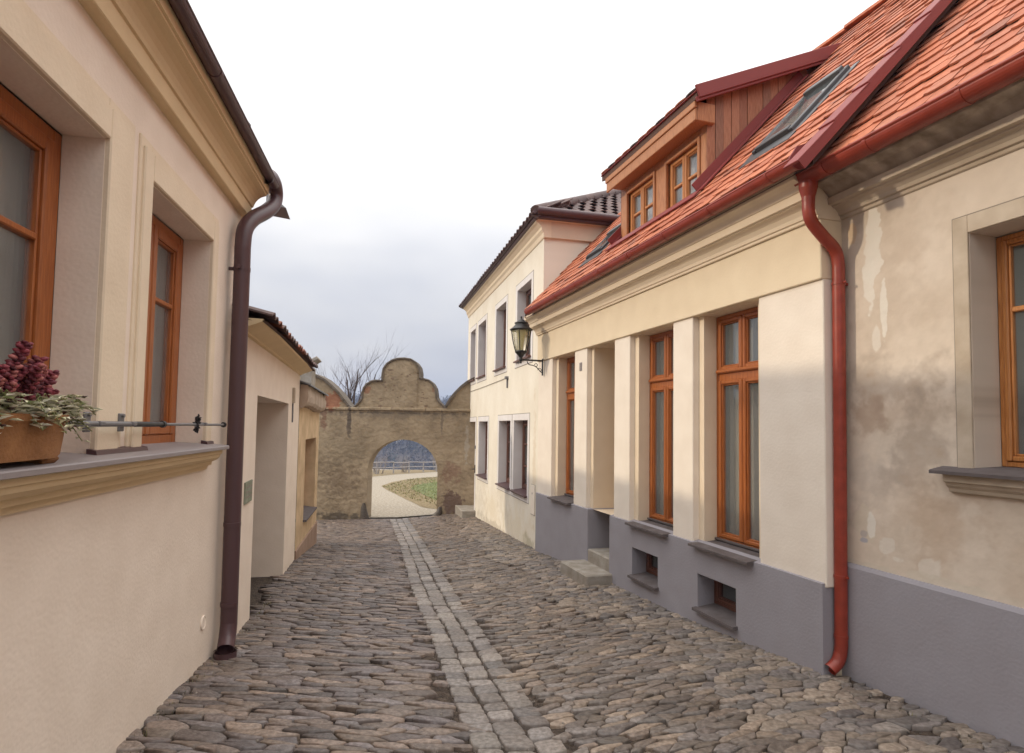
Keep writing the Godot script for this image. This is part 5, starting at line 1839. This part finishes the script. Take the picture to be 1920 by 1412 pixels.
func build_beyond() -> void:
	sheet("gravel_path", [[-14, 15.75], [2, 15.75], [2, 40], [4, 60], [-14, 60], [-22, 50]], .012, M.gravel, "pale gravel path beyond the arch")
	var gm := plaster(lin(.19, .215, .075), tone_tex(0.02, 5, 61, Color(.6, .62, .5), Color(1, 1, 1)), M.coarse, .4, .9)
	var dm := plaster(lin(.33, .26, .14), tone_tex(0.03, 5, 62, Color(.6, .55, .5), Color(1, 1, 1)), M.coarse, .5, .9)
	sheet("dry_verge", [[-6.4, 29.2], [-6.7, 33.2], [-6.6, 36.7], [-5.9, 39.6], [-4.6, 44], [1.5, 44], [1.5, 17.2], [-2.0, 17.3], [-2.7, 18.2], [-3.6, 20.6], [-4.8, 24.2], [-5.5, 26.2]], .02, dm, "dry brownish grass verge beside the gravel path")
	sheet("lawn", [[-4.6, 27.2], [-4.9, 30], [-4.4, 34], [-3.4, 38], [1.3, 38], [1.3, 19.0], [-1.6, 19.4], [-2.6, 20.6], [-3.4, 23.2]], .028, gm, "green grass beyond the right side of the arch")
	sheet("fence_verge", [[-16, 41], [-9.6, 40], [-8.9, 46], [-6.6, 55], [0, 60], [-8, 62], [-20, 50]], .022, dm, "strip of dry grass under the fence")
	# blades so that the grass has height
	var mb := MB.new()
	rng.seed = 77
	for k in 9000:
		var d := rng.randf_range(17.5, 42)
		var x := rng.randf_range(-6.4, 1.0)
		var edge := tab([[17.5, -1.6], [20.6, -3.2], [24.2, -4.6], [29.2, -6.2], [36.7, -6.4], [40, -5.7], [44, -4.6]], d)
		if x < edge - .2:
			continue
		var o := gp(x, d, .02)
		var green := x > edge + 1.4
		mb.col = Color(.17, .205, .07).lerp(Color(.27, .27, .11), rng.randf()) if green else Color(.30, .25, .12).lerp(Color(.20, .20, .08), rng.randf())
		var s := Vector3(rng.randf_range(-1, 1), 0, rng.randf_range(-1, 1)).normalized() * .03
		mb.tri(o - s, o + s, o + Vector3(rng.randf_range(-.04, .04), rng.randf_range(.02, .07), rng.randf_range(-.04, .04)), Vector3(0, .5, 1))
	var gb := obj("meadow_grass", mb, M.leafy, self)
	gb.set_meta("kind", "stuff"); tag(gb, "short green and straw-coloured grass beyond the arch", "grass")
	# rail fence
	var line := [[-17.0, 33.0], [-11.3, 43.5], [-6.9, 54.5], [-2.0, 66.0]]
	H = thing("rail_fence", gp(-11.3, 43.5), 0.0, "pale wooden rail fence along the edge beyond the arch", "fence")
	var inv := H.transform.affine_inverse()
	var wm := mat(lin(.34, .31, .29), .85)
	for k in 3:
		var p := Vector2(line[k][0], line[k][1]); var q := Vector2(line[k + 1][0], line[k + 1][1])
		var n := int(p.distance_to(q) / 2.1)
		for j in n:
			var a := p.lerp(q, float(j) / n); var b := p.lerp(q, float(j + 1) / n)
			var ga := inv * gp(a.x, a.y); var gb2 := inv * gp(b.x, b.y)
			mb = MB.new()
			mb.tube([ga + Vector3(0, -.2, 0), ga + Vector3(rng.randf_range(-.03, .03), .98, 0)], [.065, .055], 8)
			obj("post", mb, wm, H)
			for h in [.5, .92]:
				mb = MB.new()
				mb.tube([ga + Vector3(0, h + rng.randf_range(-.03, .03), 0), gb2 + Vector3(0, h + rng.randf_range(-.03, .03), 0)], .042, 7)
				obj("rail", mb, wm, H)
	# bare shrubs by the fence and the bare tree behind the gate
	rng.seed = 31
	for s in [[-10.4, 46.5, 2.3], [-12.6, 44.8, 2.6], [-9.2, 51.0, 1.9], [-7.2, 57.5, 2.2], [-11.6, 48.5, 1.5]]:
		var t := thing("bare_shrub", gp(s[0], s[1]), rng.randf() * TAU, "leafless tangled shrub growing behind the rail fence", "shrub")
		t.set_meta("group", "leafless shrubs behind the fence")
		mb = MB.new()
		for k in 9:
			branch(mb, Vector3(rng.randf_range(-.3, .3), -.1, rng.randf_range(-.3, .3)), Vector3(rng.randf_range(-.8, .8), 1, rng.randf_range(-.5, .5)).normalized(), s[2] * .55, .03, 2)
		obj("branches", mb, mat(lin(.26, .22, .19), .9), t)
	rng.seed = 64
	var tr := thing("bare_tree", gp(-5.05, 18.3), 0.0, "small leafless tree with many upright stems behind the gate wall", "tree")
	mb = MB.new()
	mb.tube([Vector3(0, -.2, 0), Vector3(.02, 1.2, 0), Vector3(.05, 2.4, 0), Vector3(.08, 2.9, 0)], [.1, .085, .07, .06], 9)
	obj("trunk", mb, M.bark, tr)
	for k in 9:
		mb = MB.new()
		var an := k * 2.4
		var d: Vector3 = [Vector3(.5, 1, .1), Vector3(-.45, 1, .2), Vector3(.1, 1, -.1), Vector3(-.15, 1, .3), Vector3(.3, 1, -.3), Vector3(-.75, .8, 0), Vector3(.75, .9, .1), Vector3(-.3, 1, -.2), Vector3(.2, 1.2, .2)][k]
		branch(mb, Vector3(.06, 2.3 + .07 * k, 0), d.normalized(), rng.randf_range(1.0, 1.5) if k != 0 else 2.0, .045, 3)
		obj("limb", mb, M.bark, tr)
	# wooded hillside across the valley
	mb = MB.new()
	var hn := FastNoiseLite.new(); hn.seed = 12; hn.frequency = .012; hn.fractal_octaves = 4
	var hx := []
	for k in 61:
		hx.append(-420.0 + 12.0 * k)
	var hill := func(x: float, d: float) -> float:
		var t := clampf((d - 150.0) / 260.0, 0.0, 1.0)
		return -34.0 + 45.0 * t * t * (3.0 - 2.0 * t) + hn.get_noise_2d(x, d) * 9.0 * t
	for j in 41:
		for k in 61:
			var d := 140.0 + 9.0 * j
			mb.vert(Vector3(hx[k], EY + hill.call(hx[k], d), -d), Vector3(0, .9, .4).normalized())
	for j in 40:
		for k in 60:
			var b := j * 61 + k
			mb.tri_i(b, b + 1, b + 62, Vector3.UP); mb.tri_i(b, b + 62, b + 61, Vector3.UP)
	structure("wooded_hill", mb, mat(lin(.09, .075, .065), .95)).set_meta("label", "hillside across the valley seen through the arch")
	var crown := MB.new()
	rng.seed = 19
	for k in 70:
		var q := Vector3(rng.randfn(), rng.randfn(), rng.randfn()).normalized() * pow(rng.randf(), .4)
		var o := Vector3(q.x * 2.6, 4.6 + q.y * 3.6, q.z * 2.6)
		var e1 := Vector3(rng.randfn(), rng.randfn(), rng.randfn()).normalized() * .75
		var e2 := Vector3(rng.randfn(), rng.randfn(), rng.randfn()).normalized() * .75
		var tone := rng.randf_range(.7, 1.25)
		crown.col = Color(tone, tone, tone)
		crown.tri(o, o + e1, o + e2, q)
	crown.tube([Vector3.ZERO, Vector3(0, 5, 0)], [.22, .08], 5, false)
	var mm := MultiMesh.new()
	mm.transform_format = MultiMesh.TRANSFORM_3D; mm.use_colors = true; mm.mesh = crown.mesh()
	var n := 3000
	mm.instance_count = n
	for k in n:
		var x := rng.randf_range(-200, 40); var d := rng.randf_range(165, 420)
		mm.set_instance_transform(k, Transform3D(Basis(Vector3.UP, rng.randf() * TAU).scaled(Vector3.ONE * rng.randf_range(.7, 1.35)), Vector3(x, EY + hill.call(x, d) - .3, -d)))
		var q := rng.randf()
		mm.set_instance_color(k, Color(.085, .07, .066) if q < .45 else (Color(.06, .06, .062) if q < .75 else Color(.045, .06, .045)))
	var mi := MultiMeshInstance3D.new()
	mi.name = "hillside_wood"; mi.multimesh = mm; mi.material_override = M.leafy
	mi.set_meta("kind", "stuff"); add_child(mi); tag(mi, "bluish leafless wood covering the far hillside", "wood")
	# a few pale houses on the hillside
	for s in [[-62.0, 300.0], [-58.0, 296.0], [-72.0, 305.0], [-80.0, 300.0], [-66.0, 320.0]]:
		var hh := thing("hillside_cottage", Vector3(s[0], EY + hill.call(s[0], s[1]) + 1.0, -s[1]), rng.randf() * .6, "tiny pale cottage standing among the trees on the far hillside", "house")
		hh.set_meta("group", "cottages on the far hillside")
		mb = MB.new()
		mb.box(Vector3(-4, -3, -3), Vector3(4, 4.5, 3), .05)
		obj("wall", mb, M.surround_white, hh)
		mb = MB.new()
		mb.prism(PackedVector2Array([Vector2(-3.4, 4.4), Vector2(3.4, 4.4), Vector2(0, 7.4)]), Vector3(-4.4, 0, 0), Vector3(0, 0, 1), Vector3.UP, Vector3(8.8, 0, 0))
		obj("roof", mb, M.brown_tiles[0], hh)

# ------------------------------------------------------------------ sky
func make_sky() -> Sky:
	var w := 768; var h := 384
	var f1 := FastNoiseLite.new(); f1.seed = 8; f1.frequency = 1.1; f1.fractal_octaves = 5
	var f2 := FastNoiseLite.new(); f2.seed = 18; f2.frequency = 3.0; f2.fractal_octaves = 4
	var im := Image.create(w, h, false, Image.FORMAT_RGBF)
	for y in h:
		var el := PI * (.5 - (y + .5) / h)
		var s := sin(el)
		for x in w:
			var az := TAU * (x + .5) / w
			var dir := Vector3(cos(el) * sin(az), s, cos(el) * cos(az))
			var up := maxf(s, 0.0)
			# overcast sky: brighter overhead than at the horizon
			var l := .245 + .98 * pow(up, 1.6)
			var c := f1.get_noise_3d(dir.x * 1.2, dir.y * 3.2, dir.z * 1.2) + .4 * f2.get_noise_3d(dir.x, dir.y * 4.0, dir.z)
			l *= 1.0 + .24 * c
			var blue := clampf(1.0 - up * 1.75, 0.0, 1.0) * clampf(.75 - c * .9, 0.2, 1.0)
			var col := Color(1.02, 1.0, .975).lerp(Color(.90, .955, 1.10), blue)
			if s < 0.0:
				col = Color(.5, .46, .42)
				l = .26
			im.set_pixel(x, y, Color(col.r * l, col.g * l, col.b * l))
	var sm := PanoramaSkyMaterial.new()
	sm.panorama = ImageTexture.create_from_image(im)
	sm.energy_multiplier = 1.0
	var sky := Sky.new()
	sky.sky_material = sm
	return sky

func _ready() -> void:
	rng.seed = 20240
	# camera: eye EY above the lane, slightly pitched up and rolled, lens shifted up a little
	var cam := Camera3D.new()
	cam.name = "camera"
	add_child(cam)
	cam.projection = Camera3D.PROJECTION_FRUSTUM
	cam.near = 0.05; cam.far = 4000.0
	cam.size = 2.0 * cam.near * 706.0 / 1100.0
	cam.frustum_offset = Vector2(0, cam.near * 40.0 / 1100.0)
	cam.position = Vector3(0, EY, 0)
	cam.rotation = Vector3(atan(0.05), 0, 0.015)
	cam.current = true
	# sky, sun, exposure
	var env := Environment.new()
	env.background_mode = Environment.BG_SKY
	env.sky = make_sky()
	env.background_energy_multiplier = 1.0
	env.tonemap_mode = Environment.TONE_MAPPER_LINEAR
	env.tonemap_exposure = 2.45
	env.sdfgi_enabled = true; env.ssao_enabled = true; env.ssil_enabled = true
	env.fog_enabled = true; env.fog_density = 0.0008; env.fog_light_color = Color(.72, .79, .95)
	var we := WorldEnvironment.new()
	we.name = "world_environment"; we.environment = env
	add_child(we)
	var sun := DirectionalLight3D.new()
	sun.name = "sun"
	add_child(sun)
	var el := deg_to_rad(21.4); var az := deg_to_rad(-1.0)
	var to_sun := Vector3(-cos(el) * cos(az), sin(el), -cos(el) * sin(az))
	sun.look_at_from_position(Vector3.ZERO, -to_sun)
	sun.light_energy = 0.215; sun.light_angular_distance = 2.2; sun.light_color = Color(1.0, .93, .82)
	sun.shadow_enabled = true

	make_materials()
	build_ground()
	build_left_house()
	build_cottage()
	build_annex()
	build_beige_house()
	build_dormer_house()
	build_far_house()
	build_gate()
	build_beyond()
	build_lantern()
	build_rail_and_trough()
